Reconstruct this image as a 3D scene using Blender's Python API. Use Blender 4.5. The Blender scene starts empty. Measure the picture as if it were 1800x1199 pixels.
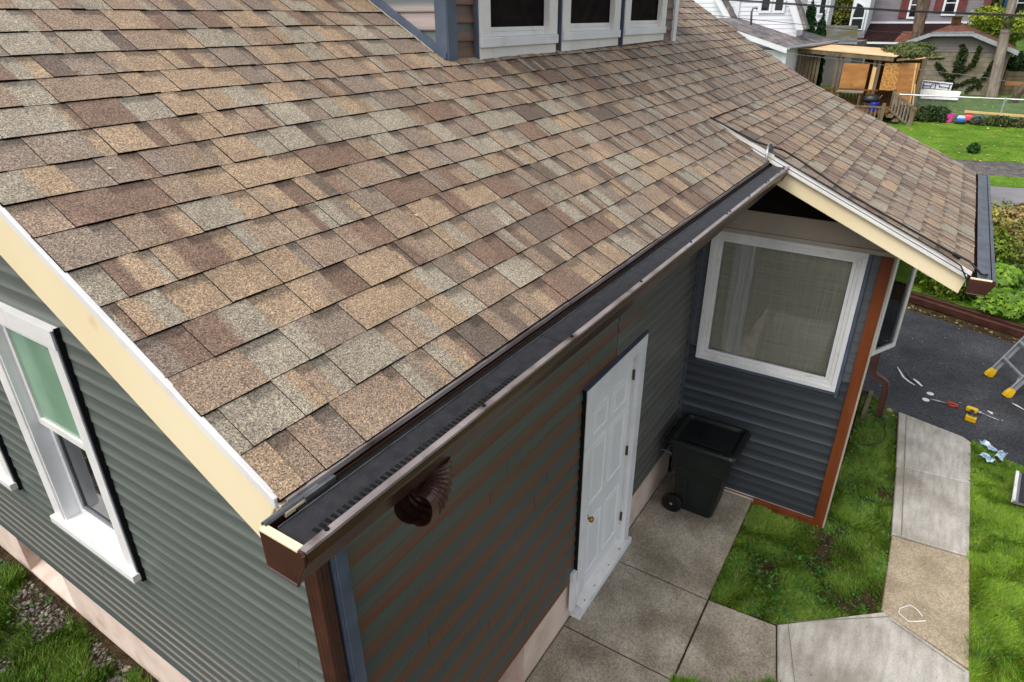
import bpy, math, random
import numpy as np
from mathutils import Vector, Matrix
rnd = random.Random(7)
nr = np.random.default_rng(11)
S = bpy.context.scene
COL = S.collection

# ------------------------------------------------------------------ camera
CX, CY, CZ = -1.3185, -1.7607, 4.8234
yaw, pit, rol = math.radians(32.9267), math.radians(-26.519), math.radians(-0.3116)
FW = Vector((math.cos(yaw)*math.cos(pit), math.sin(yaw)*math.cos(pit), math.sin(pit)))
RT = Vector((math.sin(yaw), -math.cos(yaw), 0)); UP = RT.cross(FW)
R2 = RT*math.cos(rol)+UP*math.sin(rol); U2 = -RT*math.sin(rol)+UP*math.cos(rol)
cd = bpy.data.cameras.new("camera"); cam = bpy.data.objects.new("camera", cd); COL.objects.link(cam)
cam.matrix_world = Matrix(((R2.x, U2.x, -FW.x, CX), (R2.y, U2.y, -FW.y, CY), (R2.z, U2.z, -FW.z, CZ), (0, 0, 0, 1)))
cd.sensor_fit = 'HORIZONTAL'; cd.sensor_width = 36; cd.lens = 22.80
cd.clip_start = 0.05; cd.clip_end = 600
S.camera = cam
FPX = 1139.96
def pixarea(p, a):
    d = Vector(p)-Vector((CX, CY, CZ)); w = d.dot(FW)
    if w < .2: return 0
    u = d.dot(R2)/w*FPX; v = d.dot(U2)/w*FPX
    if abs(u) > 960 or abs(v) > 650: return 0
    return a/(w*w)

# ------------------------------------------------------------------ world, sun, exposure (overcast daylight)
SUN_DIR = Vector((-0.62, 0.22, 0.95)).normalized()
W = bpy.data.worlds.new("World"); S.world = W; W.use_nodes = True
wn = W.node_tree; bg = wn.nodes['Background']
sky = wn.nodes.new('ShaderNodeTexSky'); sky.sky_type = 'NISHITA'; sky.sun_disc = False
sky.sun_elevation = math.asin(SUN_DIR.z); sky.sun_rotation = math.atan2(SUN_DIR.x, SUN_DIR.y)
sky.air_density = 1.0; sky.dust_density = 3.0
hs = wn.nodes.new('ShaderNodeHueSaturation'); hs.inputs['Saturation'].default_value = 0.30
wn.links.new(sky.outputs[0], hs.inputs['Color']); wn.links.new(hs.outputs[0], bg.inputs[0])
bg.inputs[1].default_value = 0.15
sd = bpy.data.lights.new("sun", 'SUN'); sun = bpy.data.objects.new("sun", sd); COL.objects.link(sun)
sd.energy = 1.05; sd.angle = math.radians(38); sd.color = (1.0, .97, .93)
sun.rotation_euler = (-SUN_DIR).to_track_quat('-Z', 'Y').to_euler()
S.view_settings.view_transform = 'Standard'; S.view_settings.look = 'None'
S.view_settings.gamma = 1; S.view_settings.use_curve_mapping = False
S.view_settings.exposure = 0.62
S.render.engine = 'CYCLES'
S.cycles.max_bounces = 6; S.cycles.diffuse_bounces = 3; S.cycles.glossy_bounces = 3
S.cycles.transparent_max_bounces = 8; S.cycles.caustics_reflective = False; S.cycles.caustics_refractive = False
S.cycles.use_denoising = True

# ------------------------------------------------------------------ helpers
def lin(c):
    return tuple(((x/255)/12.92 if x/255 <= .04045 else ((x/255+.055)/1.055)**2.4) for x in c)
def L4(c): return lin(c)+(1,)
def pm(name, c1, c2=None, scale=8, rough=.6, spec=.3, bump=0, bscale=60, metal=0, stretch=(1, 1, 1), detail=4,
       attr=False, lo=.35, hi=.65, speck=None, bdist=.004, dirt=None, sub=0):
    """procedural surface: two tones mixed by noise in object space (+ optional grain specks, dirt, colour attribute)"""
    m = bpy.data.materials.new(name); m.use_nodes = True
    nt = m.node_tree; N = nt.nodes.new; K = nt.links.new
    b = nt.nodes['Principled BSDF']
    b.inputs['Roughness'].default_value = rough; b.inputs['Specular IOR Level'].default_value = spec
    b.inputs['Metallic'].default_value = metal
    tc = N('ShaderNodeTexCoord'); mp = N('ShaderNodeMapping'); mp.inputs['Scale'].default_value = stretch
    K(tc.outputs['Object'], mp.inputs[0])
    def noise(sc, det=4, src=mp.outputs[0]):
        n = N('ShaderNodeTexNoise'); n.inputs['Scale'].default_value = sc; n.inputs['Detail'].default_value = det
        K(src, n.inputs['Vector']); return n
    def ramp(src, lo, hi, a=(0, 0, 0, 1), z=(1, 1, 1, 1)):
        r = N('ShaderNodeValToRGB'); r.color_ramp.elements[0].position = lo; r.color_ramp.elements[1].position = hi
        r.color_ramp.elements[0].color = a; r.color_ramp.elements[1].color = z
        K(src, r.inputs[0]); return r.outputs[0]
    def mix(kind, fac, a, z):
        x = N('ShaderNodeMix'); x.data_type = 'RGBA'; x.blend_type = kind
        for s, v in ((x.inputs['Factor'], fac), (x.inputs['A'], a), (x.inputs['B'], z)):
            if hasattr(v, 'is_output'): K(v, s)
            else: s.default_value = v
        return x.outputs['Result']
    c2 = c2 or tuple(min(255, x*1.12) for x in c1)
    col = ramp(noise(scale, detail).outputs[0], lo, hi, L4(c1), L4(c2))
    if attr:
        a = N('ShaderNodeAttribute'); a.attribute_name = 'Col'
        col = mix('MULTIPLY', 1.0, a.outputs['Color'], ramp(noise(scale, detail).outputs[0], lo, hi, tuple(x/255 for x in c1)+(1,), tuple(x/255 for x in c2)+(1,)))
    if dirt:
        dc, dsc, dlo, dhi, amt = dirt
        d = ramp(noise(dsc, 6, tc.outputs['Object']).outputs[0], dlo, dhi, (0, 0, 0, 1), (amt, amt, amt, 1))
        col = mix('MIX', d, col, L4(dc))
    if speck:
        ssc, slo, shi = speck
        v = N('ShaderNodeTexVoronoi'); v.inputs['Scale'].default_value = ssc; K(tc.outputs['Object'], v.inputs['Vector'])
        sp = N('ShaderNodeSeparateColor'); K(v.outputs['Color'], sp.inputs[0])
        col = mix('MULTIPLY', 1.0, col, ramp(sp.outputs[0], 0, 1, (slo,)*3+(1,), (shi,)*3+(1,)))
    K(col, b.inputs['Base Color'])
    if bump:
        bp = N('ShaderNodeBump'); bp.inputs['Strength'].default_value = bump; bp.inputs['Distance'].default_value = bdist
        K(noise(bscale, 3).outputs[0], bp.inputs['Height']); K(bp.outputs[0], b.inputs['Normal'])
    if sub: b.inputs['Subsurface Weight'].default_value = sub
    return m

class MB:
    def __init__(s): s.v = []; s.f = []; s.m = []; s.c = []; s.smooth = False
    def vert(s, p, c=None): s.v.append(tuple(p)); s.c.append(c or (1, 1, 1, 1)); return len(s.v)-1
    def face(s, idx, m=0): s.f.append(tuple(idx)); s.m.append(m)
    def poly(s, pts, m=0, c=None): s.face([s.vert(p, c) for p in pts], m)
    def prism(s, base, top, m=0, c=None, caps=True):
        n = len(base); a = [s.vert(p, c) for p in base]; b = [s.vert(p, c) for p in top]
        for i in range(n):
            j = (i+1) % n; s.face((a[i], a[j], b[j], b[i]), m)
        if caps: s.face(a[::-1], m); s.face(b, m)
    def box(s, x0, x1, y0, y1, z0, z1, m=0, c=None):
        s.prism([(x0, y0, z0), (x1, y0, z0), (x1, y1, z0), (x0, y1, z0)], [(x0, y0, z1), (x1, y0, z1), (x1, y1, z1), (x0, y1, z1)], m, c)
    def obox(s, o, ax, ay, az, m=0, c=None):
        o, ax, ay, az = map(Vector, (o, ax, ay, az))
        s.prism([o, o+ax, o+ax+ay, o+ay], [o+az, o+ax+az, o+ax+ay+az, o+ay+az], m, c)
    def extr(s, prof, fn0, fn1, m=0, c=None):   # profile mapped at both ends
        s.prism([fn0(p) for p in prof], [fn1(p) for p in prof], m, c)
    def tube(s, path, r, n=8, m=0, caps=True, c=None):
        P = [Vector(p) for p in path]; rings = []
        for i, p in enumerate(P):
            t = (P[min(i+1, len(P)-1)]-P[max(i-1, 0)]).normalized()
            a = t.orthogonal().normalized() if i == 0 else (pa-t*pa.dot(t)).normalized()
            pa = a; b = t.cross(a); rr = r[i] if isinstance(r, (list, tuple)) else r
            rings.append([s.vert(p+(a*math.cos(k*2*math.pi/n)+b*math.sin(k*2*math.pi/n))*rr, c) for k in range(n)])
        for i in range(len(rings)-1):
            for k in range(n): s.face((rings[i][k], rings[i][(k+1) % n], rings[i+1][(k+1) % n], rings[i+1][k]), m)
        if caps: s.face(rings[0][::-1], m); s.face(rings[-1], m)
    def rings(s, rs, m=0, caps=(True, True)):
        R = [[s.vert(p) for p in r] for r in rs]; n = len(R[0])
        for i in range(len(R)-1):
            for k in range(n): s.face((R[i][k], R[i][(k+1) % n], R[i+1][(k+1) % n], R[i+1][k]), m)
        if caps[0]: s.face(R[0][::-1], m)
        if caps[1]: s.face(R[-1], m)
    def build(s, name, mats, parent=None, smooth=False, bevel=0, fixn=False):
        me = bpy.data.meshes.new(name); me.from_pydata(s.v, [], s.f)
        for m in (mats if isinstance(mats, (list, tuple)) else [mats]): me.materials.append(m)
        me.polygons.foreach_set('material_index', s.m)
        if any(c != (1, 1, 1, 1) for c in s.c):
            a = me.color_attributes.new('Col', 'FLOAT_COLOR', 'POINT')
            a.data.foreach_set('color', np.array(s.c, dtype=np.float32).ravel())
        if smooth or s.smooth: me.polygons.foreach_set('use_smooth', [True]*len(s.f))
        if fixn:
            import bmesh
            bm = bmesh.new(); bm.from_mesh(me); bmesh.ops.recalc_face_normals(bm, faces=bm.faces); bm.to_mesh(me); bm.free()
        me.update()
        o = bpy.data.objects.new(name, me); COL.objects.link(o)
        if parent is not None: attach(o, parent)
        if bevel:
            b = o.modifiers.new('bevel', 'BEVEL'); b.width = bevel; b.segments = 2; b.limit_method = 'ANGLE'
        return o
def wmat(o):
    M = o.matrix_parent_inverse @ Matrix.LocRotScale(o.location, o.rotation_euler, o.scale)
    return wmat(o.parent) @ M if o.parent else Matrix.LocRotScale(o.location, o.rotation_euler, o.scale)
def attach(o, p):
    o.parent = p; o.matrix_parent_inverse = wmat(p).inverted()
def tag(o, label, cat, group=None):
    o['label'] = label; o['category'] = cat
    if group: o['group'] = group
    return o
def thing(name, label, cat, loc=(0, 0, 0), group=None):
    o = bpy.data.objects.new(name, None); COL.objects.link(o); o.location = loc; o.empty_display_size = .1
    return tag(o, label, cat, group)
def struct(o): o['kind'] = 'structure'; return o
def stuff(o): o['kind'] = 'stuff'; return o
def copy_tree(o, loc, label=None):
    d = Vector(loc)-o.location
    c = o.copy(); COL.objects.link(c); c.location = loc
    if label: c['label'] = label
    for ch in list(o.children):
        k = ch.copy(); COL.objects.link(k); k.parent = c
        for g in list(ch.children):
            q = g.copy(); COL.objects.link(q); q.parent = k
    return c
def fast(name, V, T, cols, mats, parent=None, midx=None):
    """numpy mesh: V (n,3), T (m,3) triangles, cols (n,3)"""
    me = bpy.data.meshes.new(name); n, m = len(V), len(T)
    me.vertices.add(n); me.vertices.foreach_set('co', np.asarray(V, np.float32).ravel())
    me.loops.add(m*3); me.loops.foreach_set('vertex_index', np.asarray(T, np.int32).ravel())
    me.polygons.add(m); me.polygons.foreach_set('loop_start', np.arange(0, m*3, 3, dtype=np.int32))
    try: me.polygons.foreach_set('loop_total', np.full(m, 3, np.int32))
    except Exception: pass
    for mt in (mats if isinstance(mats, (list, tuple)) else [mats]): me.materials.append(mt)
    a = me.color_attributes.new('Col', 'FLOAT_COLOR', 'POINT')
    a.data.foreach_set('color', np.hstack([cols, np.ones((n, 1))]).astype(np.float32).ravel())
    me.update(calc_edges=True); me.validate()
    o = bpy.data.objects.new(name, me); COL.objects.link(o)
    if parent is not None: attach(o, parent)
    return o
def inpoly(P, poly):
    x, y = P[:, 0], P[:, 1]; r = np.zeros(len(P), bool); n = len(poly)
    for i in range(n):
        x1, y1 = poly[i]; x2, y2 = poly[(i+1) % n]
        c = ((y1 > y) != (y2 > y)) & (x < (x2-x1)*(y-y1)/(y2-y1+1e-12)+x1); r ^= c
    return r
def vnoise(P, sc, seed=0):
    """smooth 2-D value noise"""
    r = np.random.default_rng(seed); G = r.random((64, 64)); q = P[:, :2]*sc
    i = np.floor(q).astype(int); f = q-i; f = f*f*(3-2*f); i %= 64; j = (i+1) % 64
    a = G[i[:, 0], i[:, 1]]*(1-f[:, 0])+G[j[:, 0], i[:, 1]]*f[:, 0]
    b = G[i[:, 0], j[:, 1]]*(1-f[:, 0])+G[j[:, 0], j[:, 1]]*f[:, 0]
    return a*(1-f[:, 1])+b*f[:, 1]
def gz(x): return max(0., .07*(x-12.))
gza = lambda x: np.maximum(0., .07*(x-12.))

# ------------------------------------------------------------------ materials
M = {}
M['white'] = pm('white_paint', (220, 221, 223), (233, 234, 235), 3, .45, .4, dirt=((150, 140, 125), 5, .58, .78, .35))
M['whitewarm'] = pm('white_vinyl', (222, 220, 216), (234, 232, 228), 3, .4, .4, dirt=((170, 150, 125), 9, .55, .8, .3))
M['farwhite'] = pm('far_white', (214, 216, 222), (226, 228, 232), .8, .6, .3)
M['cream'] = pm('cream_metal', (238, 220, 178), (244, 228, 190), 1.5, .42, .4, dirt=((170, 140, 95), 7, .66, .8, .4), stretch=(1, 1, 1))
M['brown'] = pm('brown_gutter', (60, 36, 29), (76, 47, 37), 6, .32, .5, dirt=((120, 92, 80), 14, .68, .8, .3))
M['brownlt'] = pm('brown_drain', (82, 52, 46), (100, 68, 60), 8, .35, .5)
M['liplt'] = pm('lip_coated', (112, 100, 98), (156, 146, 144), 4, .3, .6, dirt=((64, 44, 38), 9, .55, .72, .8))
M['black'] = pm('black_edge', (16, 15, 15), (26, 25, 24), 30, .8, .2)
M['rubber'] = pm('black_plastic', (14, 16, 16), (22, 26, 25), 8, .38, .45)
M['bin'] = pm('bin_plastic', (18, 24, 23), (27, 35, 33), 5, .5, .4, bump=.2, bscale=300)
M['guard'] = pm('gutter_guard', (32, 31, 34), (46, 45, 49), 25, .5, .4, bump=.5, bscale=500, bdist=.002, speck=(420, .75, 1.2))
M['guardblue'] = pm('gutter_guard_grey', (62, 68, 78), (84, 90, 100), 10, .4, .5, bump=.3, bscale=400)
M['orange'] = pm('stained_board', (104, 52, 22), (122, 64, 30), 7, .42, .4, stretch=(1, 1, .2), bump=.15, bscale=40)
M['bluegrey'] = pm('bluegrey_trim', (72, 82, 98), (88, 98, 114), 5, .45, .4, dirt=((40, 46, 56), 18, .68, .76, .6))
M['found'] = pm('painted_foundation', (206, 184, 168), (222, 202, 188), 4, .85, .1, bump=.3, bscale=60, dirt=((150, 116, 80), 3.5, .56, .8, .55))
M['frieze'] = pm('frieze_board', (168, 156, 142), (180, 168, 154), 3, .6, .3)
M['soffit'] = pm('unlit_bare_soffit', (20, 18, 17), (30, 27, 25), 4, .9, .1)  # near-black: overhang shade painted into the bare soffit tone
M['siding'] = pm('vinyl_siding', (205, 205, 205), (255, 255, 255), 3.0, .42, .45, attr=True, stretch=(.6, .6, 22), detail=5, bump=.12, bscale=30, dirt=((150, 150, 140), 30, .74, .8, .25))
M['siding_spot'] = pm('siding_spot', (132, 138, 130), (146, 152, 144), 20, .5, .3)
M['concrete'] = pm('aggregate_concrete', (150, 140, 124), (180, 170, 153), 2.2, .9, .1, bump=.6, bscale=220, speck=(75, .72, 1.22), dirt=((92, 82, 66), 2.0, .42, .68, .62))
M['concretew'] = pm('brushed_concrete', (180, 174, 164), (206, 200, 190), 3, .85, .15, stretch=(1.2, 6, 1), bump=.35, bscale=90, dirt=((118, 107, 92), 1.9, .42, .68, .6), speck=(110, .86, 1.09))
M['concretet'] = pm('tan_concrete', (166, 151, 127), (188, 172, 147), 3, .9, .1, bump=.5, bscale=200, speck=(80, .74, 1.2), dirt=((128, 114, 90), 2.2, .44, .68, .5))
M['asphalt'] = pm('asphalt', (40, 41, 44), (58, 59, 63), 1.2, .72, .35, bump=1, bscale=120, bdist=.008, speck=(55, .5, 1.7), dirt=((82, 82, 84), .9, .47, .66, .55))
M['road'] = pm('grey_road', (116, 115, 116), (132, 131, 132), 1, .85, .2, bump=.3, bscale=120, dirt=((92, 92, 94), .6, .5, .7, .5))
M['gravelroad'] = pm('dark_gravel', (84, 80, 80), (112, 106, 102), 4, .9, .15, bump=.8, bscale=60, speck=(22, .7, 1.25))
M['soil'] = pm('soil', (50, 42, 29), (74, 62, 44), 9, .95, .05, bump=1, bscale=50, bdist=.02, speck=(90, .6, 1.4))
M['turf'] = pm('far_turf', (80, 114, 32), (108, 142, 46), 1.1, .9, .1, bump=1, bscale=25, bdist=.05, detail=9, dirt=((138, 142, 58), 2.2, .56, .8, .5), speck=(18, .78, 1.2))
M['turf2'] = pm('back_turf', (72, 100, 44), (96, 124, 58), 1.3, .9, .1, bump=1, bscale=25, bdist=.05, detail=9, speck=(16, .8, 1.2))  # duller turf tone for the back lawn
M['leaf'] = pm('leaf', (170, 170, 170), (255, 255, 255), 12, .55, .3, attr=True)
M['blade'] = pm('grass_blade', (200, 200, 200), (255, 255, 255), 6, .5, .3, attr=True)
M['shingle_edge'] = pm('shingle_cut', (22, 19, 17), (34, 29, 26), 60, .95, .05)
M['deckdark'] = pm('roof_felt', (26, 24, 23), (36, 33, 31), 10, .95, .05)
M['glassdark'] = pm('dark_glass', (20, 23, 26), (34, 38, 42), 1.5, .05, .9)
M['dormglass'] = pm('dormer_glass', (44, 48, 52), (78, 82, 86), 3, .05, 1.0, lo=.4, hi=.7)
M['greenglass'] = pm('curtained_glass', (120, 156, 130), (140, 174, 148), 2, .12, .5)
M['screen'] = pm('window_screen', (52, 55, 56), (62, 65, 66), 30, .7, .3)
M['sash'] = pm('sash_grey', (112, 112, 116), (126, 126, 130), 6, .5, .4)
M['doorw'] = pm('door_paint', (226, 228, 231), (233, 235, 237), 2, .4, .4)
M['brass'] = pm('brass', (170, 126, 46), (196, 152, 66), 20, .28, .5, metal=.9)
M['hinge'] = pm('hinge_metal', (92, 82, 56), (120, 108, 76), 30, .45, .5, metal=.6)
M['alu'] = pm('aluminium', (176, 180, 184), (200, 203, 206), 6, .34, .5, metal=.75)
M['yellow'] = pm('yellow_plastic', (224, 176, 16), (236, 190, 30), 6, .4, .4)
M['red'] = pm('red_grip', (196, 58, 28), (214, 74, 40), 6, .4, .4)
M['steel'] = pm('steel', (96, 98, 100), (140, 142, 144), 12, .35, .5, metal=.7)
M['cable'] = pm('black_cable', (20, 20, 22), (32, 32, 35), 30, .5, .4)
M['offwhite'] = pm('scrap_white', (214, 212, 206), (232, 230, 225), 9, .5, .4)
M['stone'] = pm('stone', (150, 128, 92), (176, 156, 122), 12, .9, .1, bump=.6, bscale=30)
M['wood'] = pm('weathered_wood', (96, 84, 68), (126, 112, 92), 5, .85, .1, stretch=(1, 1, .2), bump=.4, bscale=40)
M['woodlt'] = pm('new_lumber', (206, 168, 110), (222, 188, 132), 3, .7, .2, stretch=(1, 1, .3))
M['ply'] = pm('plywood', (154, 106, 58), (180, 130, 78), 2.2, .75, .2, stretch=(1, .6, 2), detail=6, dirt=((116, 72, 34), 3.2, .62, .72, .6))
M['plytop'] = pm('plywood_roof', (218, 178, 132), (232, 198, 156), 1.2, .7, .2, dirt=((168, 128, 90), 3, .66, .72, .6))
M['osb'] = pm('strand_board', (160, 112, 58), (196, 148, 86), 14, .75, .2, detail=2, lo=.42, hi=.58)
M['deckwood'] = pm('deck_wood', (92, 62, 34), (124, 86, 50), 5, .85, .1)
M['trunk'] = pm('bark', (88, 74, 62), (128, 112, 98), 5, .95, .05, stretch=(2.5, 2.5, .5), bump=1, bscale=12, bdist=.05, detail=8)
M['polewood'] = pm('pole_wood', (132, 120, 108), (166, 154, 142), 4, .95, .05, stretch=(3, 3, .4), bump=1, bscale=14, bdist=.04, detail=8, dirt=((98, 84, 72), 4, .55, .75, .6))
M['block'] = pm('block_wall', (132, 122, 104), (156, 146, 128), 3, .95, .05, bump=.4, bscale=40, dirt=((86, 80, 62), 1.2, .5, .7, .5))
M['mortar'] = pm('mortar', (112, 104, 90), (126, 118, 102), 9, .95, .05)
M['mauve'] = pm('mauve_siding', (122, 116, 121), (134, 128, 133), 1.5, .6, .25)
M['greysid'] = pm('grey_siding', (122, 116, 112), (134, 128, 124), 1.5, .6, .25)
M['maroon'] = pm('maroon_paint', (98, 50, 48), (116, 62, 60), 4, .6, .25)
M['maroof'] = pm('maroon_shingle', (36, 21, 21), (46, 30, 29), 3, .9, .1, speck=(9, .8, 1.2))
M['redroof'] = pm('red_shingle', (96, 62, 50), (116, 78, 64), 3, .9, .1, speck=(9, .8, 1.2))
M['greyroof'] = pm('grey_shingle', (104, 98, 98), (136, 130, 128), 2.5, .9, .1, speck=(6, .78, 1.2), dirt=((74, 70, 70), 1.8, .5, .66, .6))
M['moss'] = pm('mossy_shingle', (86, 84, 84), (112, 108, 104), 2.5, .95, .1, dirt=((84, 86, 36), .9, .46, .62, .75))
M['teal'] = pm('teal_siding', (46, 84, 100), (58, 98, 114), 1.5, .6, .25)
M['chim'] = pm('chimney_brick', (62, 50, 32), (86, 70, 46), 6, .95, .05)
M['pink'] = pm('pink_plastic', (206, 70, 140), (222, 88, 156), 3, .45, .4)
M['blue'] = pm('blue_plastic', (32, 96, 178), (48, 116, 196), 3, .45, .4)
M['navy'] = pm('navy_plastic', (36, 52, 96), (50, 68, 116), 3, .45, .4)
M['royal'] = pm('royal_blue', (20, 36, 140), (30, 48, 160), 3, .45, .4)
M['redp'] = pm('red_plastic', (206, 56, 76), (224, 90, 106), 3, .45, .4)
M['wire'] = pm('galvanised', (150, 154, 158), (170, 174, 178), 9, .5, .4, metal=.3)
M['sheer'] = pm('sheer_curtain', (196, 194, 188), (218, 216, 210), 14, .9, .1, stretch=(1, 6, .3))
def blind_mat():
    m = bpy.data.materials.new('woven_shade'); m.use_nodes = True; nt = m.node_tree; N = nt.nodes.new; K = nt.links.new
    b = nt.nodes['Principled BSDF']; b.inputs['Roughness'].default_value = .95; b.inputs['Specular IOR Level'].default_value = .1
    tc = N('ShaderNodeTexCoord'); cols = []
    for st in ((1, 1, 90), (1, 70, 1.2)):
        mp = N('ShaderNodeMapping'); mp.inputs['Scale'].default_value = st; K(tc.outputs['Object'], mp.inputs[0])
        n = N('ShaderNodeTexNoise'); n.inputs['Scale'].default_value = 2.2; n.inputs['Detail'].default_value = 5; K(mp.outputs[0], n.inputs['Vector'])
        r = N('ShaderNodeValToRGB'); r.color_ramp.elements[0].position = .33; r.color_ramp.elements[1].position = .68
        r.color_ramp.elements[0].color = L4((162, 158, 143)); r.color_ramp.elements[1].color = L4((210, 206, 191)); K(n.outputs[0], r.inputs[0]); cols.append(r.outputs[0])
    x = N('ShaderNodeMix'); x.data_type = 'RGBA'; x.inputs['Factor'].default_value = .45
    K(cols[0], x.inputs['A']); K(cols[1], x.inputs['B']); K(x.outputs['Result'], b.inputs['Base Color']); return m
M['blind'] = blind_mat()
def pane_mat():
    m = bpy.data.materials.new('clear_pane'); m.use_nodes = True; nt = m.node_tree; N = nt.nodes.new; K = nt.links.new
    out = nt.nodes['Material Output']; nt.nodes.remove(nt.nodes['Principled BSDF'])
    t = N('ShaderNodeBsdfTransparent'); t.inputs[0].default_value = (.97, .98, .97, 1)
    g = N('ShaderNodeBsdfGlossy'); g.inputs['Roughness'].default_value = .03; g.inputs[0].default_value = (.9, .93, .95, 1)
    f = N('ShaderNodeFresnel'); f.inputs[0].default_value = 1.5
    mx = N('ShaderNodeMixShader'); K(f.outputs[0], mx.inputs[0]); K(t.outputs[0], mx.inputs[1]); K(g.outputs[0], mx.inputs[2]); K(mx.outputs[0], out.inputs[0]); return m
M['pane'] = pane_mat()
def shingle_mat():
    m = bpy.data.materials.new('shingle_granules'); m.use_nodes = True; nt = m.node_tree; N = nt.nodes.new; K = nt.links.new
    b = nt.nodes['Principled BSDF']; b.inputs['Roughness'].default_value = .62; b.inputs['Specular IOR Level'].default_value = .5
    tc = N('ShaderNodeTexCoord'); a = N('ShaderNodeAttribute'); a.attribute_name = 'Col'
    v = N('ShaderNodeTexVoronoi'); v.inputs['Scale'].default_value = 330; K(tc.outputs['Object'], v.inputs['Vector'])
    sp = N('ShaderNodeSeparateColor'); K(v.outputs['Color'], sp.inputs[0])
    r = N('ShaderNodeValToRGB'); e = r.color_ramp.elements
    e[0].position = 0; e[0].color = (.30, .28, .27, 1); e[1].position = 1; e[1].color = (2.05, 1.93, 1.78, 1)
    for p, c in ((.25, (.62, .59, .57, 1)), (.5, (.95, .92, .9, 1)), (.8, (1.28, 1.2, 1.08, 1))):
        q = e.new(p); q.color = c
    K(sp.outputs[0], r.inputs[0])
    x = N('ShaderNodeMix'); x.data_type = 'RGBA'; x.blend_type = 'MULTIPLY'; x.inputs['Factor'].default_value = 1
    K(a.outputs['Color'], x.inputs['A']); K(r.outputs[0], x.inputs['B'])
    # slow weathering
    n = N('ShaderNodeTexNoise'); n.inputs['Scale'].default_value = 6; n.inputs['Detail'].default_value = 9; n.inputs['Roughness'].default_value = .68; K(tc.outputs['Object'], n.inputs['Vector'])
    r2 = N('ShaderNodeValToRGB'); r2.color_ramp.elements[0].position = .3; r2.color_ramp.elements[1].position = .7
    r2.color_ramp.elements[0].color = (.82, .8, .78, 1); r2.color_ramp.elements[1].color = (1.14, 1.14, 1.14, 1); K(n.outputs[0], r2.inputs[0])
    y = N('ShaderNodeMix'); y.data_type = 'RGBA'; y.blend_type = 'MULTIPLY'; y.inputs['Factor'].default_value = 1
    K(x.outputs['Result'], y.inputs['A']); K(r2.outputs[0], y.inputs['B']); K(y.outputs['Result'], b.inputs['Base Color'])
    bp = N('ShaderNodeBump'); bp.inputs['Strength'].default_value = .6; bp.inputs['Distance'].default_value = .003
    K(sp.outputs[1], bp.inputs['Height']); K(bp.outputs[0], b.inputs['Normal'])
    return m
M['shingle'] = shingle_mat()

# ------------------------------------------------------------------ ground and paving
def strip(name, x0, x1, mat, lift, y0=-60, y1=60, tilt=-.18, n=1):
    mb = MB()
    def P(x, y): xx = x+tilt*(y+3); return (xx, y, gz(xx)+lift)
    ys = [y0+(y1-y0)*i/6 for i in range(7)]
    for i in range(6):
        mb.poly([P(x0, ys[i]), P(x1, ys[i]), P(x1, ys[i+1]), P(x0, ys[i+1])])
    return struct(mb.build(name, mat))
g = MB()
xs = [-40, -6, 12, 30, 60, 120, 400]
for i in range(len(xs)-1):
    a, b = xs[i], xs[i+1]
    g.poly([(a, -200, gz(a)), (b, -200, gz(b)), (b, 250, gz(b)), (a, 250, gz(a))])
struct(g.build('ground', M['soil']))
# asphalt drive by the wing
mb = MB(); ZA = .012
pts = [(7.70, -2.10), (7.48, -2.95), (7.25, -3.3), (6.9, -4.6), (5.9, -12), (5.9, -30), (-2+1.3, -30), (-.7, -30)]
drive = [(8.2, 4), (8.12, -1.70), (7.70, -2.10), (7.46, -2.95), (7.25, -3.25), (6.95, -4.2), (6.4, -8), (6.0, -30), (10.5-12.2, -30), (11.0-.3, -3.7), (11.55, -1.8), (14.2, 4)]
drive = [(8.2, 6), (8.12, -1.70), (7.70, -2.10), (7.46, -2.95), (7.25, -3.25), (6.95, -4.2), (6.5, -8), (6.2, -14), (6.6, -14), (10.9, -3.9), (11.75, -1.9), (14.8, 6)]
mb.prism([(x, y, -.06) for x, y in drive], [(x, y, ZA) for x, y in drive])
struct(mb.build('driveway', M['asphalt'], fixn=True))
strip('far_lawn', 11.9, 17.6, M['turf'], .006, tilt=.35)
strip('street', 17.5, 20.7, M['road'], .016)
strip('verge', 20.7, 21.8, M['turf'], .022)
strip('gravel_lane', 21.8, 23.5, M['gravelroad'], .014)
strip('neighbour_lawn', 23.5, 29.2, M['turf'], .018)
strip('back_lawn', 29.2, 60, M['turf2'], .012)
# concrete walk: bed + slabs
mb = MB(); mb.box(-.65, 4.84, -.93, .044, -.1, .012); path = struct(mb.build('concrete_walk', M['soil']))
def slab(poly, mat, h=.035, r=.012):
    mb = MB(); c = np.mean(np.array(poly), 0)
    top = []
    for x, y in poly:
        d = np.array((x, y))-c; l = np.linalg.norm(d); top.append(tuple(c+d*(1-r*1.2/l)))
    mb.rings([[(x, y, -.08) for x, y in poly], [(x, y, h-r) for x, y in poly], [(x, y, h) for x, y in top]])
    return mb.build('slab', mat, path, fixn=True)
slab([(3.237, .038), (4.852, .038), (4.842, -.925), (3.240, -.937)], M['concrete'])
slab([(2.285, .038), (3.224, .038), (3.226, -.937), (2.29, -.948)], M['concrete'])
slab([(1.32, .038), (2.272, .038), (2.277, -.948), (1.32, -.948)], M['concrete'])
slab([(.36, .038), (1.307, .038), (1.307, -.948), (.36, -.948)], M['concrete'])
slab([(-.6, .038), (.347, .038), (.347, -.948), (-.6, -.948)], M['concrete'])
slab([(2.31, -.962), (3.235, -.950), (3.275, -1.535), (2.72, -1.66), (2.42, -1.22)], M['concrete'])
slab([(3.290, -1.545), (3.945, -2.315), (3.66, -2.965), (2.0, -2.985), (2.0, -2.1), (2.74, -1.668)], M['concretew'], .04)
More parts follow.
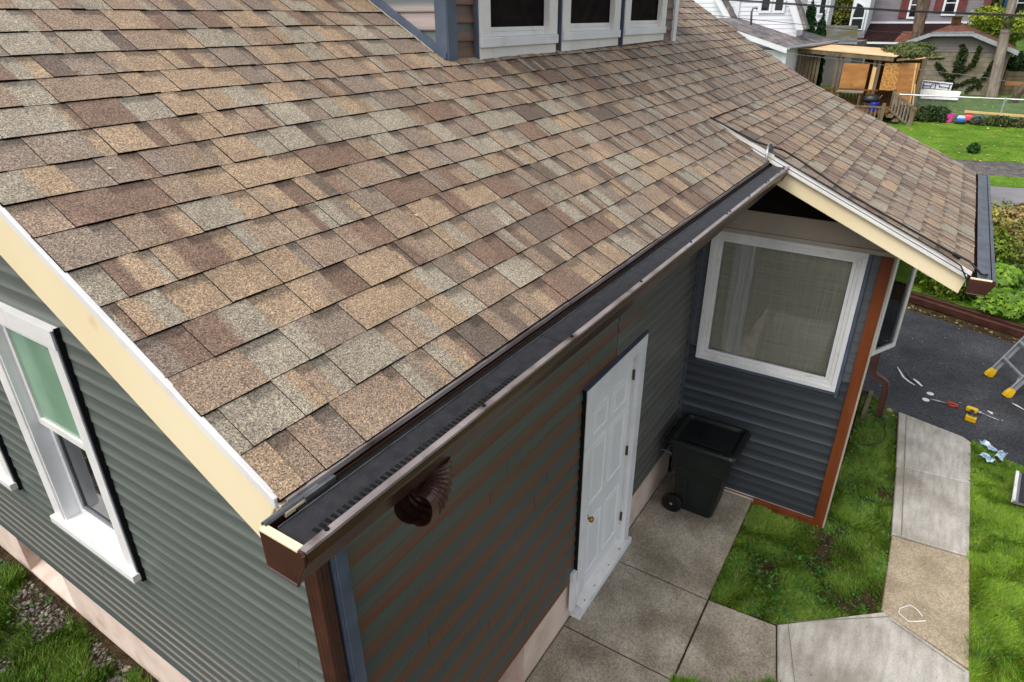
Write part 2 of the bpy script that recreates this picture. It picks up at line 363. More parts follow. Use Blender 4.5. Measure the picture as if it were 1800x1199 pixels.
slab([(3.965, -2.292), (5.06, -2.278), (5.12, -2.955), (3.69, -2.965)], M['concretet'])
slab([(5.085, -2.272), (6.365, -2.205), (6.46, -2.948), (5.14, -2.95)], M['concretew'], .04)
slab([(6.38, -2.20), (7.72, -2.12), (7.70, -2.2), (7.50, -2.86), (7.42, -2.945), (6.475, -2.948)], M['concretew'], .04)
# tooled border lines on the pale slabs
mb = MB()
for a, b in (((5.09, -2.36), (7.70, -2.21)), ((3.40, -1.60), (2.74, -1.80)), ((3.36, -1.62), (3.90, -2.36)), ((3.86, -2.38), (3.62, -2.93))):
    d = (Vector(b)-Vector(a)).normalized(); n = Vector((-d.y, d.x))*.004
    mb.poly([(a[0]-n.x, a[1]-n.y, .0445), (b[0]-n.x, b[1]-n.y, .0445), (b[0]+n.x, b[1]+n.y, .0445), (a[0]+n.x, a[1]+n.y, .0445)])
mb.build('tooled_joint', pm('joint_line', (120, 110, 96), (140, 130, 116), 20, .9, .1), path)
mb = MB(); mb.box(3.985, 4.765, -.99, -.925, .0, .0) if 0 else None

# ------------------------------------------------------------------ the house
house = thing('house', 'grey-green clapboard house with tan shingle roof, brown gutter and white side door, filling the foreground', 'house', (2.4, 1.0, 0))
zE, yE, s1 = 3.7908, -.6146, .5701
xr, L, xw, yB, s2, yE2, xf = -.6004, 4.832, 4.2341, -.1494, .4529, -2.1585, 8.2672
zB = zE+s1*(yB-yE); zE2 = zB+s2*(yE2-yB)
P1 = lambda y: zE+s1*(y-yE)
P2 = lambda y: zB+s2*(y-yB)
RIDGE = 4.0
class Plane:
    def __init__(s, y0, z0, sl):
        s.y0, s.z0 = y0, z0; k = math.sqrt(1+sl*sl); s.dy, s.dz = 1/k, sl/k; s.ny, s.nz = -sl/k, 1/k; s.sag = 0
    def __call__(s, x, t, h):
        h = h+.0035*math.sin(x*2.1+t*9)+.002*math.sin(x*5.3+t*3.7)
        if s.sag and t < .55: h -= s.sag*(1-t/.55)**2
        return (x, s.y0+s.dy*t+s.ny*h, s.z0+s.dz*t+s.nz*h)
PA = Plane(yE, zE, s1); PB = Plane(yE2, zE2, s2); PB.sag = 0
# roof body (sheathing), main and wing
mb = MB()
def sheath(x0, x1, ya, za, yb, zb, th=.05):
    mb.prism([(x0, ya, za-th), (x1, ya, za-th), (x1, yb, zb-th), (x0, yb, zb-th)], [(x0, ya, za-.006), (x1, ya, za-.006), (x1, yb, zb-.006), (x0, yb, zb-.006)])
sheath(xr+.01, xw+.02, yE+.012, P1(yE+.012), RIDGE, P1(RIDGE))
sheath(xw+.02, xf-.01, yB, P1(yB), RIDGE, P1(RIDGE))
sheath(xw+.01, xf-.01, yE2+.012, P2(yE2+.012), yB+.002, P2(yB))
sheath(xr+.01, xf-.01, RIDGE, P1(RIDGE), 8.6, P1(RIDGE)-s1*4.6)
roof = mb.build('roof', M['deckdark'], house, fixn=True)
TONES = [((164, 143, 119), .20), ((156, 148, 133), .18), ((150, 131, 113), .26), ((128, 106, 91), .14), ((112, 98, 87), .06), ((140, 126, 113), .16)]
TL = [lin(t) for t, _ in TONES]; TW = [w for _, w in TONES]
def tone():
    c = rnd.choices(TL, TW)[0]; k = rnd.uniform(.95, 1.13); return (c[0]*k*.985, c[1]*k*.995, c[2]*k*.995)
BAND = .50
tabs = []
def row(pl, x0, x1, t0, e=.1429, raised=None):
    x = x0; up = rnd.random() < .5; cprev = tone()
    while x < x1-.001:
        w = rnd.choice((.08, .10, .12, .14, .17, .21)) if up else rnd.choice((.045, .065, .085, .11, .14))
        if x+w > x1-.05: w = x1-x
        cl = tone() if rnd.random() < .7 else cprev
        cr = cl if rnd.random() < .5 else tone(); cprev = cr
        tabs.append((pl, x, x+w, t0, t0+e+.012, up, cl, cr, rnd.uniform(-.001, .001), rnd.uniform(-.0012, .0012)))
        x += w; up = not up
def emit(mb, tb):
    pl, x0, x1, t0, t1, up, cl, cr, dh, dt = tb
    hb = (.0092 if up else .0060)+dh; ht = .0035 if up else .002; t0 = t0+dt+(0 if up else .001)
    xs = [x0+.0006, x0+(x1-x0)*.42, x0+(x1-x0)*.58, x1-.0006]; cs = [cl, cl, cr, cr]
    te = t1-t0; ts = [0, .5*te, .66*te, .76*te, .93*te, te]
    grid = []
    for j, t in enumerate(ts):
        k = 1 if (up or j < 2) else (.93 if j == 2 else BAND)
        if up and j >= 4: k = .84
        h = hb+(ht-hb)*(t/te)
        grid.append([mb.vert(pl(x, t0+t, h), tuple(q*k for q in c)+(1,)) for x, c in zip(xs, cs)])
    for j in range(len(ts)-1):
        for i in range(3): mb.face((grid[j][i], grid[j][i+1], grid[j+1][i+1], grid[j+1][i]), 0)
    sk = .0035 if up else 0
    ck = .0048 if pl is PB else .0022
    a = [mb.vert(pl(x, t0-ck, -.001), (.03, .03, .03, 1)) for x in (xs[0]-sk, xs[-1]+sk)]
    b = [mb.vert(pl(x, t1, -.001), (.03, .03, .03, 1)) for x in (xs[0]-sk, xs[-1]+sk)]
    fr = [mb.vert(pl(x, t0, hb), (.03, .03, .03, 1)) for x in (xs[0], xs[-1])]
    bk = [mb.vert(pl(x, t1, ht), (.03, .03, .03, 1)) for x in (xs[0], xs[-1])]
    mb.face((a[0], a[1], fr[1], fr[0]), 1); mb.face((a[0], fr[0], bk[0], b[0]), 1); mb.face((a[1], b[1], bk[1], fr[1]), 1)
E1 = .1429
tmax = (RIDGE-yE)/PA.dy; tB = (yB-yE)/PA.dy
for k in range(int(tmax/E1)+1):
    t0 = k*E1; x1 = xw-.004 if t0 < tB-.05 else xf-.02
    row(PA, xr+.005, x1, t0-.012*(k == 0))
tB2 = (yB-yE2)/PB.dy
for k in range(int(tB2/E1)+1):
    row(PB, xw+.012, xf-.02, k*E1-.012*(k == 0), min(E1, tB2-k*E1+.03))
def tabarea(tb):
    p = tb[0]((tb[1]+tb[2])/2, (tb[3]+tb[4])/2, .01)
    if 1.99 < p[0] < 5.7 and p[1] > .8: return 0
    d = (Vector(p)-Vector((CX, CY, CZ))).normalized(); n = Vector((0, tb[0].ny, tb[0].nz))
    return pixarea(p, (tb[2]-tb[1])*E1*abs(d.dot(n)))
tabs.sort(key=tabarea, reverse=True)
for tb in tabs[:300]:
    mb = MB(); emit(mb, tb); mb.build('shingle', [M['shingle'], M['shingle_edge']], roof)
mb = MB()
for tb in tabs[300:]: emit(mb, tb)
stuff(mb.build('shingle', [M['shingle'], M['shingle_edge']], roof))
mb = MB(); sheath(xr, xf, RIDGE-.01, P1(RIDGE)+.02, 8.6, P1(RIDGE)-s1*4.6+.02, .02); mb.build('rear_slope', M['maroof'], roof, fixn=True)

# fascias, drip edges
def sloped(name, mat, x0, x1, ya, yb, f, top, bot, bevel=0, cut=0):
    mb = MB(); q = [(ya, f(ya)+top), (yb, f(yb)+top), (yb, f(yb)+bot), (ya+cut, f(ya+cut)+bot)]
    mb.prism([(x0, y, z) for y, z in q], [(x1, y, z) for y, z in q])
    return mb.build(name, mat, house, fixn=True, bevel=bevel)
sloped('rake_fascia', M['cream'], xr+.004, xr+.03, yE+.0, RIDGE, P1, -.012, -.245, .004, .10)
sloped('drip_edge', M['whitewarm'], xr-.006, xr+.010, yE-.004, RIDGE, P1, .006, -.026, .002)
sloped('rake_fascia', M['cream'], xw+.012, xw+.036, yE2+.01, yE-.03, P2, -.03, -.20, .004, .03)
sloped('drip_edge', M['whitewarm'], xw-.010, xw+.02, yE2-.004, yB-.02, P2, .004, -.026, .002)
sloped('drip_edge', M['whitewarm'], xw-.024, xw+.011, yE2+.02, yB-.09, P2, -.034, -.058, .002)
mb = MB(); mb.box(xr+.02, xw, yE-.019, yE+.01, zE-.026, zE-.008); mb.build('drip_edge', M['liplt'], house, bevel=.002)
# small cream return at the eave corner and the metal bracket
mb = MB(); mb.box(xr+.004, xr+.04, yE-.01, yE+.012, zE-.20, zE-.02); mb.box(xr-.0, xr+.16, yE-.03, yE-.012, zE-.045, zE-.03); mb.build('eave_return', M['cream'], house, bevel=.002)
mb = MB(); mb.tube([(xr-.055, yE-.02, zE-.03), (xr+.11, yE-.02, zE-.026)], .009, 8); mb.obox((xr+.06, yE-.035, zE-.04), (.1, 0, 0), (0, .03, 0), (0, 0, .018)); mb.build('gutter_bracket', M['steel'], house)
# eave soffit and fascia board behind the main gutter
mb = MB(); mb.box(xr+.05, xw+.01, yE+.02, yE+.045, 3.60, zE-.035); mb.box(.0, L, yE+.045, -.03, 3.60, 3.62); mb.build('soffit', M['frieze'], house, bevel=.002)

# gutters: K profile, guard, lip, end cap
def gutter(x0, x1, yb, zt, main):
    w, h = .152, .115
    out = [(0, 0), (0, -h), (-.112, -h), (-.120, -h+.018), (-.132, -.07), (-.145, -.044), (-w+.002, -.036), (-w, -.026), (-w, -.003), (-w+.006, 0)]
    inn = [(-w+.010, -.004), (-w+.010, -.024), (-.136, -.044), (-.120, -.07), (-.108, -h+.006), (-.006, -h+.006), (-.006, 0)]
    mb = MB(); mb.extr([(yb+a, zt+b) for a, b in out+inn], lambda p: (x0, p[0], p[1]), lambda p: (x1, p[0], p[1]))
    G = mb.build('gutter', M['brown'], house, fixn=True)
    for xe, sg in ((x0, -1), (x1, 1)):
        mb = MB(); o2 = [(yb+a, zt+b) for a, b in out]
        mb.extr(o2, lambda p: (xe-.0035, p[0], p[1]), lambda p: (xe+.0035, p[0], p[1]))
        for (a, b), (c, d) in zip(o2[1:], o2[2:-1]):
            mb.tube([(xe+sg*.004, a, b), (xe+sg*.004, c, d)], .0045, 6)
        mb.build('end_cap', M['brown'], G, fixn=True)
    mb = MB(); mb.box(x0-.004, x0+.016, yb-w+.02, yb, zt-.006, zt+.004); mb.build('end_cap_rim', M['cream'], G, bevel=.002)
    # mesh guard in sheets
    n = max(1, int((x1-x0)/1.22)); step = (x1-x0-.02)/n
    for i in range(n):
        a, b = x0+.018+i*step, x0+.018+(i+1)*step-.003
        mb = MB(); prof = [(-.040, .004), (-.06, -.002), (-.09, -.005), (-w+.026, -.003), (-w+.026, -.007), (-.09, -.010), (-.040, -.002)]
        mb.extr([(yb+p, zt+q) for p, q in prof], lambda p: (a, p[0], p[1]), lambda p: (b, p[0], p[1]))
        mb.build('gutter_guard', M['guard' if main else 'guardblue'], G, fixn=True)
    mb = MB(); mb.box(x0+.02, x1, yb-.041, yb-.039, zt+.003, zt+.008); mb.build('guard_rib', M['steel'], G)
    mb = MB(); mb.extr([(yb-w+.021, zt-.001), (yb-w+.021, zt+.003), (yb-w-.001, zt+.0035), (yb-w-.002, zt-.004), (yb-w+.001, zt-.001)], lambda p: (x0+.004, p[0], p[1]), lambda p: (x1, p[0], p[1]))
    mb.build('gutter_lip', M['liplt' if main else 'guardblue'], G, fixn=True)
    return G
GX0, GX1, GYB, GZT = -.664, 4.226, -.632, 3.757
G1 = gutter(GX0, GX1, GYB, GZT, True)
for x in (-.585, .05, .62, 1.28, 1.95, 2.6, 2.66, 3.1, 3.55, 3.62, 3.95, 4.1):
    mb = MB(); mb.tube([(x, GYB-.138, GZT+.002), (x, GYB-.138, GZT+.0075)], .0065, 8); mb.build('screw', M['black'], G1)
mb = MB()
for i in range(46):
    x = -.60+i*.019; mb.box(x, x+.009, GYB-.121, GYB-.104, GZT-.0046, GZT-.0012)
stuff(mb.build('guard_slot', M['black'], G1))
mb = MB(); mb.box(xr+.03, xw-.01, GYB-.039, yE-.004, GZT-.03, GZT-.004); mb.build('gutter_back', M['black'], G1)
G2 = gutter(4.165, 8.265, yE2-.0, 3.122, False)
mb = MB()
for i in range(14):
    x = rnd.uniform(6, 8.2); mb.box(x, x+rnd.uniform(.02, .06), yE2-.1535, yE2-.1518, 3.094+rnd.uniform(0, .01), 3.112)
stuff(mb.build('lip_scuff', M['offwhite'], G2))
# corrugated elbow under the main gutter: swept rounded rectangle, opening towards -X
def rrect(hx, hy, r, ridges=True, n=5):
    pts = []
    for sx, sy, a0 in ((1, 1, 0), (-1, 1, 90), (-1, -1, 180), (1, -1, 270)):
        for i in range(n):
            a = math.radians(a0+90*i/(n-1)); pts.append((sx*(hx-r)+r*math.cos(a), sy*(hy-r)+r*math.sin(a)))
    out = []
    for i, p in enumerate(pts):
        q = pts[(i+1) % len(pts)]; l = math.dist(p, q); out.append(p)
        if ridges and l > .02:
            m = max(2, int(l/.0115))
            for k in range(1, m):
                t = k/m; x, y = p[0]+(q[0]-p[0])*t, p[1]+(q[1]-p[1])*t
                d = .0035 if k % 2 else 0
                nx, ny = (q[1]-p[1])/l, -(q[0]-p[0])/l
                out.append((x-nx*d, y-ny*d))
    return out
def sweep(name, mat, path, hx, hy, parent, side=Vector((0, 1, 0)), corr=0, steps=0, thick=.0, ridges=True, r=.012):
    sec = rrect(hx, hy, r, ridges); P = [Vector(p) for p in path]; R = []
    for i, p in enumerate(P):
        t = (P[min(i+1, len(P)-1)]-P[max(i-1, 0)]).normalized(); b = (side-t*side.dot(t)).normalized(); a = t.cross(b)
        k = 1-corr*(i % 2)
        R.append([p+a*(x*k)+b*(y*k) for x, y in sec])
    mb = MB(); mb.rings(R, caps=(False, False))
    o = mb.build(name, mat, parent, fixn=True)
    s = o.modifiers.new('shell', 'SOLIDIFY'); s.thickness = .0022
    return o
ez = GZT-.115; el = [(-.13, GYB-.062, ez+.012), (-.13, GYB-.062, ez-.008)]
for i in range(19):
    a = math.radians(i*5.3); el.append((-.13-.080*(1-math.cos(a)), GYB-.062-.03*math.sin(a), ez-.008-.080*math.sin(a)))
el.append((-.13-.080*1.09-.045, GYB-.105, ez-.008-.080*.99+.012))
sweep('downspout_elbow', M['brown'], el, .050, .062, G1, corr=.06, r=.042)
# black strip brackets (hangers) hidden under guard are not modelled
# downspout at the near corner, fixed to the gable wall
ds = [(-.066, .053, 3.6), (-.066, .053, 2.4), (-.066, .053, 1.2), (-.066, .053, .05)]
sweep('downspout', M['brown'], ds, .036, .051, house)

# ---- walls
def boards(wall, O, U, D, z0, z1, pitch, ulo, uhi, openings, colf, mat, seam=3.3, outset=.0, amp=1.0):
    """clapboards: ulo/uhi functions of z; openings (u0,u1,z0,z1); colf(row,u)->profile colours"""
    O, U, D = Vector(O), Vector(U), Vector(D)
    n = int(math.ceil((z1-z0)/pitch))
    prof = [(.0, .004), (.0, .0145), (.07, .0165), (.20, .0155), (.45, .011), (.75, .0075), (1.02, .004)]
    for k in range(n):
        za = z0+k*pitch; zb = min(za+pitch, z1)
        a, b = ulo(za+.03), uhi(za+.03)
        if b-a < .05: continue
        iv = [(a, b)]
        for u0, u1, y0, y1 in openings:
            if za+.5*pitch > y0 and zb <= y1+.006:
                nv = []
                for p, q in iv:
                    if u1 <= p or u0 >= q: nv.append((p, q)); continue
                    if u0 > p: nv.append((p, u0))
                    if u1 < q: nv.append((u1, q))
                iv = nv
        cuts = []
        for p, q in iv:
            c = p+((k//2)*1.37+rnd.random()*.3) % seam
            while c < q-.3:
                if c > p+.3: cuts.append((p, c-.001)); p = c+.001
                c += seam
            cuts.append((p, q))
        for p, q in cuts:
            if q-p < .01: continue
            mb = MB(); cols = colf(k, (p+q)/2)
            wob = rnd.uniform(-.0008, .0008)
            for u in (p, q):
                for (f, o), c in zip(prof, cols):
                    mb.vert(O+U*u+D*(.004+(o-.004)*amp+outset+wob)+Vector((0, 0, za+f*(zb-za)/1.0)), tuple(c)+(1,))
            m = len(prof)
            for i in range(m-1): mb.face((i, i+1, m+i+1, m+i))
            mb.face(range(m)); mb.face(range(2*m-1, m-1, -1))
            mb.build('siding_board', mat, wall, fixn=True)
def jit(c, a=.06):
    k = 1+rnd.uniform(-a, a); return tuple(x*k for x in c)
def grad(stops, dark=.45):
    # 7 profile colours: underside with lap shade painted in, butt edge, then up the face
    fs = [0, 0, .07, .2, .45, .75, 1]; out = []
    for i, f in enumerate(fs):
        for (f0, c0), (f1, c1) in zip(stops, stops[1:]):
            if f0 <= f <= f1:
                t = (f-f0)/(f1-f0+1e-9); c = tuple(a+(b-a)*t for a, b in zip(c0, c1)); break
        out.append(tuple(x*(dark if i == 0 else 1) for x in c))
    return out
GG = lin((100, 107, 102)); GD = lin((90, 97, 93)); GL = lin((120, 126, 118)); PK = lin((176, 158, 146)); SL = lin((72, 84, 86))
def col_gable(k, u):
    w = .7*max(0, min(1, (7.5-k)/3.5)); e = tuple(a+(b-a)*w for a, b in zip(GL, PK)); m = jit(tuple(a+(b-a)*w for a, b in zip(GG, SL)))  # PK: pinkish reflected highlight painted into the edges of the lower rows
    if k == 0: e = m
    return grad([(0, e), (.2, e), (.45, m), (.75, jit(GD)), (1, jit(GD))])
TEAL = lin((76, 84, 82)); OLV = lin((96, 80, 64)); BRN = lin((114, 68, 52)); GRY = lin((94, 96, 93)); TE2 = lin((104, 107, 98))  # variegated vinyl tones; the brown and teal bands also paint in its sheen
def col_long(k, u):
    w = max(0, min(1, (u-2.6)/1.3)); w2 = max(0, min(1, (k-14)/12.))
    mixc = lambda a, b, t: tuple(p+(q-p)*t for p, q in zip(a, b))
    t = mixc(mixc(TEAL, TE2, w2), GRY, w); o = mixc(mixc(OLV, TE2, w2*.6), GRY, w); b = mixc(mixc(BRN, o, rnd.uniform(0, .3)), jit(lin((104, 94, 82))), w*.9); o = mixc(o, t, rnd.uniform(0, .25))
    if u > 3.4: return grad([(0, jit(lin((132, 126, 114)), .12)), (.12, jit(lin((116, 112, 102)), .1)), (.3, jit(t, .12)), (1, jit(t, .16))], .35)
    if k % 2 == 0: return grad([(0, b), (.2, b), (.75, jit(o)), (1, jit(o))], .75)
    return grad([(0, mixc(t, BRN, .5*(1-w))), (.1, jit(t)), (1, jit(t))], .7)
W1 = lin((68, 73, 79)); W2 = lin((54, 59, 65)); W3 = lin((104, 108, 112)); W4 = lin((94, 100, 105))
def col_wing(k, u):
    if k > 15: return grad([(0, jit(W4)), (1, jit(W4))])
    e = W3 if k in (3, 5, 7, 9, 11) else W1  # W3 paints highlight lines along the edges of these boards
    return grad([(0, e), (.07, e), (.3, jit(W1)), (.7, jit(W2)), (1, jit(W2))])
# gable wall
mb = MB(); mb.prism([(.22, .21, .5), (.22, 7.85, .5), (.22, 7.85, P1(.05)-.08), (.22, RIDGE, P1(RIDGE)-.1), (.22, .21, P1(.03)-.08)],
                    [(.30, .21, .5), (.30, 7.85, .5), (.30, 7.85, P1(.05)-.08), (.30, RIDGE, P1(RIDGE)-.1), (.30, .21, P1(.03)-.08)])
GW = mb.build('gable_wall', M['deckdark'], house, fixn=True)
ylo = lambda z: max(.045, yE+(z-zE)/s1-.02) if z > P1(.05)-.25 else .045
ylo2 = lambda z: .045 if z < P1(.05)-.12 else .045+(z-(P1(.05)-.12))/s1
WIN1 = (2.047, 3.13, 1.48, 3.32); WIN2 = (3.79, 4.873, 1.48, 3.32)
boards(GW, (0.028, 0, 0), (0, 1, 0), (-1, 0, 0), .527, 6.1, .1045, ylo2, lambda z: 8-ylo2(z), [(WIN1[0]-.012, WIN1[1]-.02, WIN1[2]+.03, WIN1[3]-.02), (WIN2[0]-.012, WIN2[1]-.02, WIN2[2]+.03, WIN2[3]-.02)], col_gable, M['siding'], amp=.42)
# long wall
mb = MB(); mb.box(.22, 4.80, .13, .20, .5, 3.62); LW = mb.build('side_wall', M['deckdark'], house)
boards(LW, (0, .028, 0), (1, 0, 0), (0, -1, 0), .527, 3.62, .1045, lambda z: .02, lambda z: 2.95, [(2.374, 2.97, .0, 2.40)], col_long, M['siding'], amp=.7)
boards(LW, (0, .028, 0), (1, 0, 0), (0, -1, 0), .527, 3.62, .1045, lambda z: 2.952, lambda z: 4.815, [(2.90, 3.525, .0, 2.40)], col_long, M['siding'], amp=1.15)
# wing wall with the picture window
mb = MB(); mb.box(4.95, 5.0, -1.53, .02, .05, 3.3); WW = mb.build('wing_wall', M['deckdark'], house)
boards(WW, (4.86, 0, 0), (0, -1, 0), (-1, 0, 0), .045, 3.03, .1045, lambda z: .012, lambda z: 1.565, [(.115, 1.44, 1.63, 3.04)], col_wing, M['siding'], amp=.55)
mb = MB(); mb.box(4.95, 7.67, -1.62, -1.54, .05, 3.2); FW2 = mb.build('front_wall', M['frieze'], house)
mb = MB(); mb.box(7.6, 7.67, -1.54, 7.9, .05, 3.1); mb.build('far_wall', M['greysid'], house)
mb = MB(); mb.box(.3, 7.6, 7.9, 7.98, .1, 3.6); mb.build('rear_wall', M['greysid'], house)
# foundation with cellar window recesses
mb = MB()
f0, f1 = .045, .33
mb.box(f0, f1, .046, 3.86, -.3, .524); mb.box(f0, f1, 4.72, 7.9, -.3, .524); mb.box(f0, f1, 3.86, 4.72, -.3, .03)
mb.prism([(f0, 3.86, .03), (f1, 3.86, .16), (f1, 3.86, .03)], [(f0, 4.72, .03), (f1, 4.72, .16), (f1, 4.72, .03)])
mb.box(f1-.02, f1+.03, 3.86, 4.72, .1, .524)
mb.box(f1, 1.18, .046, .33, -.3, .524); mb.box(1.62, 4.83, .046, .33, -.3, .524); mb.box(1.18, 1.62, .046, .33, -.3, .04); mb.box(1.18, 1.62, .31, .36, .04, .524)
mb.build('foundation', M['found'], house, fixn=True)
mb = MB(); mb.box(4.85, 7.6, -1.55, -1.0, -.2, .08); mb.box(4.85, 4.9, -1.0, 0, -.2, .08); mb.build('wing_foundation', M['found'], house)
# corner boards
mb = MB(); mb.box(-.012, .052, -.022, .006, .5, 3.62); mb.box(-.020, .0, -.012, .05, .5, 3.62); mb.build('corner_board', M['bluegrey'], house, bevel=.002)
mb = MB(); mb.box(4.793, 4.83, -1.650, -1.556, .0, 3.0); mb.build('corner_board', M['orange'], house, bevel=.004)
mb = MB(); mb.box(4.81, 4.95, -1.668, -1.651, .02, 3.02); mb.build('corner_trim', M['frieze'], house, bevel=.002)
mb = MB(); mb.box(4.792, 4.83, -1.5555, -.945, .035, .088); mb.box(4.782, 4.83, -1.5555, -.945, -.02, .034); mb.build('skirt_board', M['orange'], house, bevel=.003)
mb = MB(); mb.box(4.826, 4.846, -.016, -.004, .06, 3.03); mb.box(4.815, 4.83, -.004, .014, .06, 3.03); mb.build('inside_corner_strip', M['guardblue'], house)
# frieze + dark gable under the wing rake
mb = MB(); yy = [-1.63, -1.2, -.5, .0]
mb.prism([(4.795, y, z) for y, z in ((-1.70, 3.035), (.01, 3.035), (.01, 3.225), (-1.42, 3.225), (-1.70, 3.12))], [(4.86, y, z) for y, z in ((-1.70, 3.035), (.01, 3.035), (.01, 3.225), (-1.42, 3.225), (-1.70, 3.12))])
mb.build('frieze_board', M['frieze'], house, fixn=True)
mb = MB(); mb.box(4.772, 4.80, -1.66, .0, 3.0, 3.04); mb.build('frieze_lip', M['frieze'], house, bevel=.003)
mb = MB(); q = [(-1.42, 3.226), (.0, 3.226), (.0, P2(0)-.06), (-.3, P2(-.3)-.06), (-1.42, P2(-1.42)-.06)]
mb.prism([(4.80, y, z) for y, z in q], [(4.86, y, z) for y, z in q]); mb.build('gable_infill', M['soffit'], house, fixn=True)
# picture window
def frame_rect(mb, plane, u0, u1, z0, z1, w, d0, d1):
    """rectangular frame; plane(u,z,d)->point"""
    def bx(a, b, c, e):
        mb.prism([plane(a, c, d0), plane(b, c, d0), plane(b, e, d0), plane(a, e, d0)], [plane(a, c, d1), plane(b, c, d1), plane(b, e, d1), plane(a, e, d1)])
    bx(u0, u1, z1-w, z1); bx(u0, u1, z0, z0+w); bx(u0, u0+w, z0+w+.0005, z1-w-.0005); bx(u1-w, u1, z0+w+.0005, z1-w-.0005)
pw = lambda u, z, d: (4.832-d, -u, z)
mb = MB(); frame_rect(mb, pw, .10, 1.456, 1.612, 3.0, .042, -.02, .036); PWF = mb.build('picture_window', M['white'], house, fixn=True, bevel=.003)
mb = MB(); frame_rect(mb, pw, .1425, 1.4135, 1.6545, 2.957, .036, -.03, .018); mb.build('window_frame', M['whitewarm'], PWF, fixn=True, bevel=.003)
mb = MB(); frame_rect(mb, pw, .179, 1.377, 1.691, 2.9205, .032, -.04, .006); mb.build('window_frame', M['white'], PWF, fixn=True, bevel=.003)
mb = MB(); mb.prism([pw(.2112, 1.723, -.012), pw(1.3448, 1.723, -.012), pw(1.3448, 2.888, -.012), pw(.2112, 2.888, -.012)], [pw(.2112, 1.723, -.016), pw(1.3448, 1.723, -.016), pw(1.3448, 2.888, -.016), pw(.2112, 2.888, -.016)])
mb.build('pane', M['pane'], PWF, fixn=True)
mb = MB()
nb = 24
for i in range(nb):   # woven shade, gently rippled
    a, b = .17+1.22*i/nb, .17+1.22*(i+1)/nb
    da, db = (-.062+.003*math.sin(a*19)+.002*math.sin(a*47) for a in (a, b))
    mb.poly([pw(a, 1.70, da), pw(b, 1.70, db), pw(b, 2.93, db), pw(a, 2.93, da)])
mb.build('roller_shade', M['blind'], PWF, smooth=True)
mb = MB()
for i in range(10):
    a, b = .36+.15*i/10, .36+.15*(i+1)/10; da, db = -.046+.006*math.sin(i*2.1), -.046+.006*math.sin((i+1)*2.1)
    mb.poly([pw(a, 1.70, da), pw(b, 1.70, db), pw(b+.02, 2.92, db), pw(a+.02, 2.92, da)])
mb.build('curtain', M['sheer'], PWF, smooth=True)
mb = MB(); mb.poly([pw(.50, 1.70, -.05), pw(.66, 1.70, -.046), pw(.70, 2.02, -.036), pw(.715, 2.33, -.034), pw(.60, 2.06, -.04)]); mb.poly([pw(.52, 1.92, -.047), pw(.58, 1.99, -.04), pw(.60, 2.06, -.04), pw(.50, 1.70, -.05)])
mb.build('folded_shade', pm('shade_flap', (196, 186, 168), (216, 206, 190), 20, .9, .1), PWF)
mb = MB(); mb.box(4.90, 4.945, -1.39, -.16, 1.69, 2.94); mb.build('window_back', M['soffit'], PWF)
mb = MB(); mb.box(4.812, 4.845, -1.485, -1.4565, 1.55, 3.0); mb.box(4.812, 4.845, -1.4565, -.10, 1.575, 1.6115); mb.build('window_trim', M['bluegrey'], PWF, bevel=.002)
# front windows of the wing with open casements
mb = MB(); fw = lambda u, z, d: (u, -1.621-d, z); frame_rect(mb, fw, 5.02, 7.3, 1.66, 2.98, .07, -.01, .028)
mb.box(6.12, 6.17, -1.645, -1.621, 1.73, 2.91); FWN = mb.build('front_window', M['whitewarm'], house, fixn=True, bevel=.003)
mb = MB(); mb.box(5.09, 7.23, -1.626, -1.621, 1.73, 2.91); mb.build('pane', M['glassdark'], FWN)
def casement(p0, p1, z0, z1, par):
    par = house
    a, b = Vector((p0[0], p0[1], 0)), Vector((p1[0], p1[1], 0)); d = (b-a); w = d.length; d.normalize(); n = Vector((-d.y, d.x, 0))
    pl = lambda u, z, q: a+d*u+n*q+Vector((0, 0, z))
    mb = MB(); frame_rect(mb, pl, 0, w, z0, z1, .05, -.02, .02); o = mb.build('casement_sash', M['whitewarm'], par, fixn=True, bevel=.003)
    mb = MB(); mb.prism([pl(.05, z0+.05, -.003), pl(w-.05, z0+.05, -.003), pl(w-.05, z1-.05, -.003), pl(.05, z1-.05, -.003)], [pl(.05, z0+.05, .003), pl(w-.05, z0+.05, .003), pl(w-.05, z1-.05, .003), pl(.05, z1-.05, .003)])
    mb.build('pane', M['pane'], o, fixn=True)
    mb = MB(); mb.tube([pl(.02, z0+.02, -.02)+Vector((.25, .06, .1)), pl(w*.6, z0+.1, -.02)], .008, 6); mb.build('window_stay', M['steel'], o)
casement((5.60, -1.640), (5.99, -1.826), 1.70, 2.93, FWN)
casement((6.75, -1.640), (7.08, -1.722), 1.72, 2.93, FWN)
# wing downspout with its kick-out elbow
dz = [(7.42, -1.69, 3.0), (7.42, -1.69, 2.0), (7.42, -1.69, .80), (7.42, -1.70, .68), (7.42, -1.74, .62), (7.42, -1.82, .585), (7.42, -1.865, .56), (7.42, -1.888, .50), (7.42, -1.895, .42), (7.42, -1.90, .06)]
sweep('downspout', M['brownlt'], dz, .044, .034, house, side=Vector((1, 0, 0)))
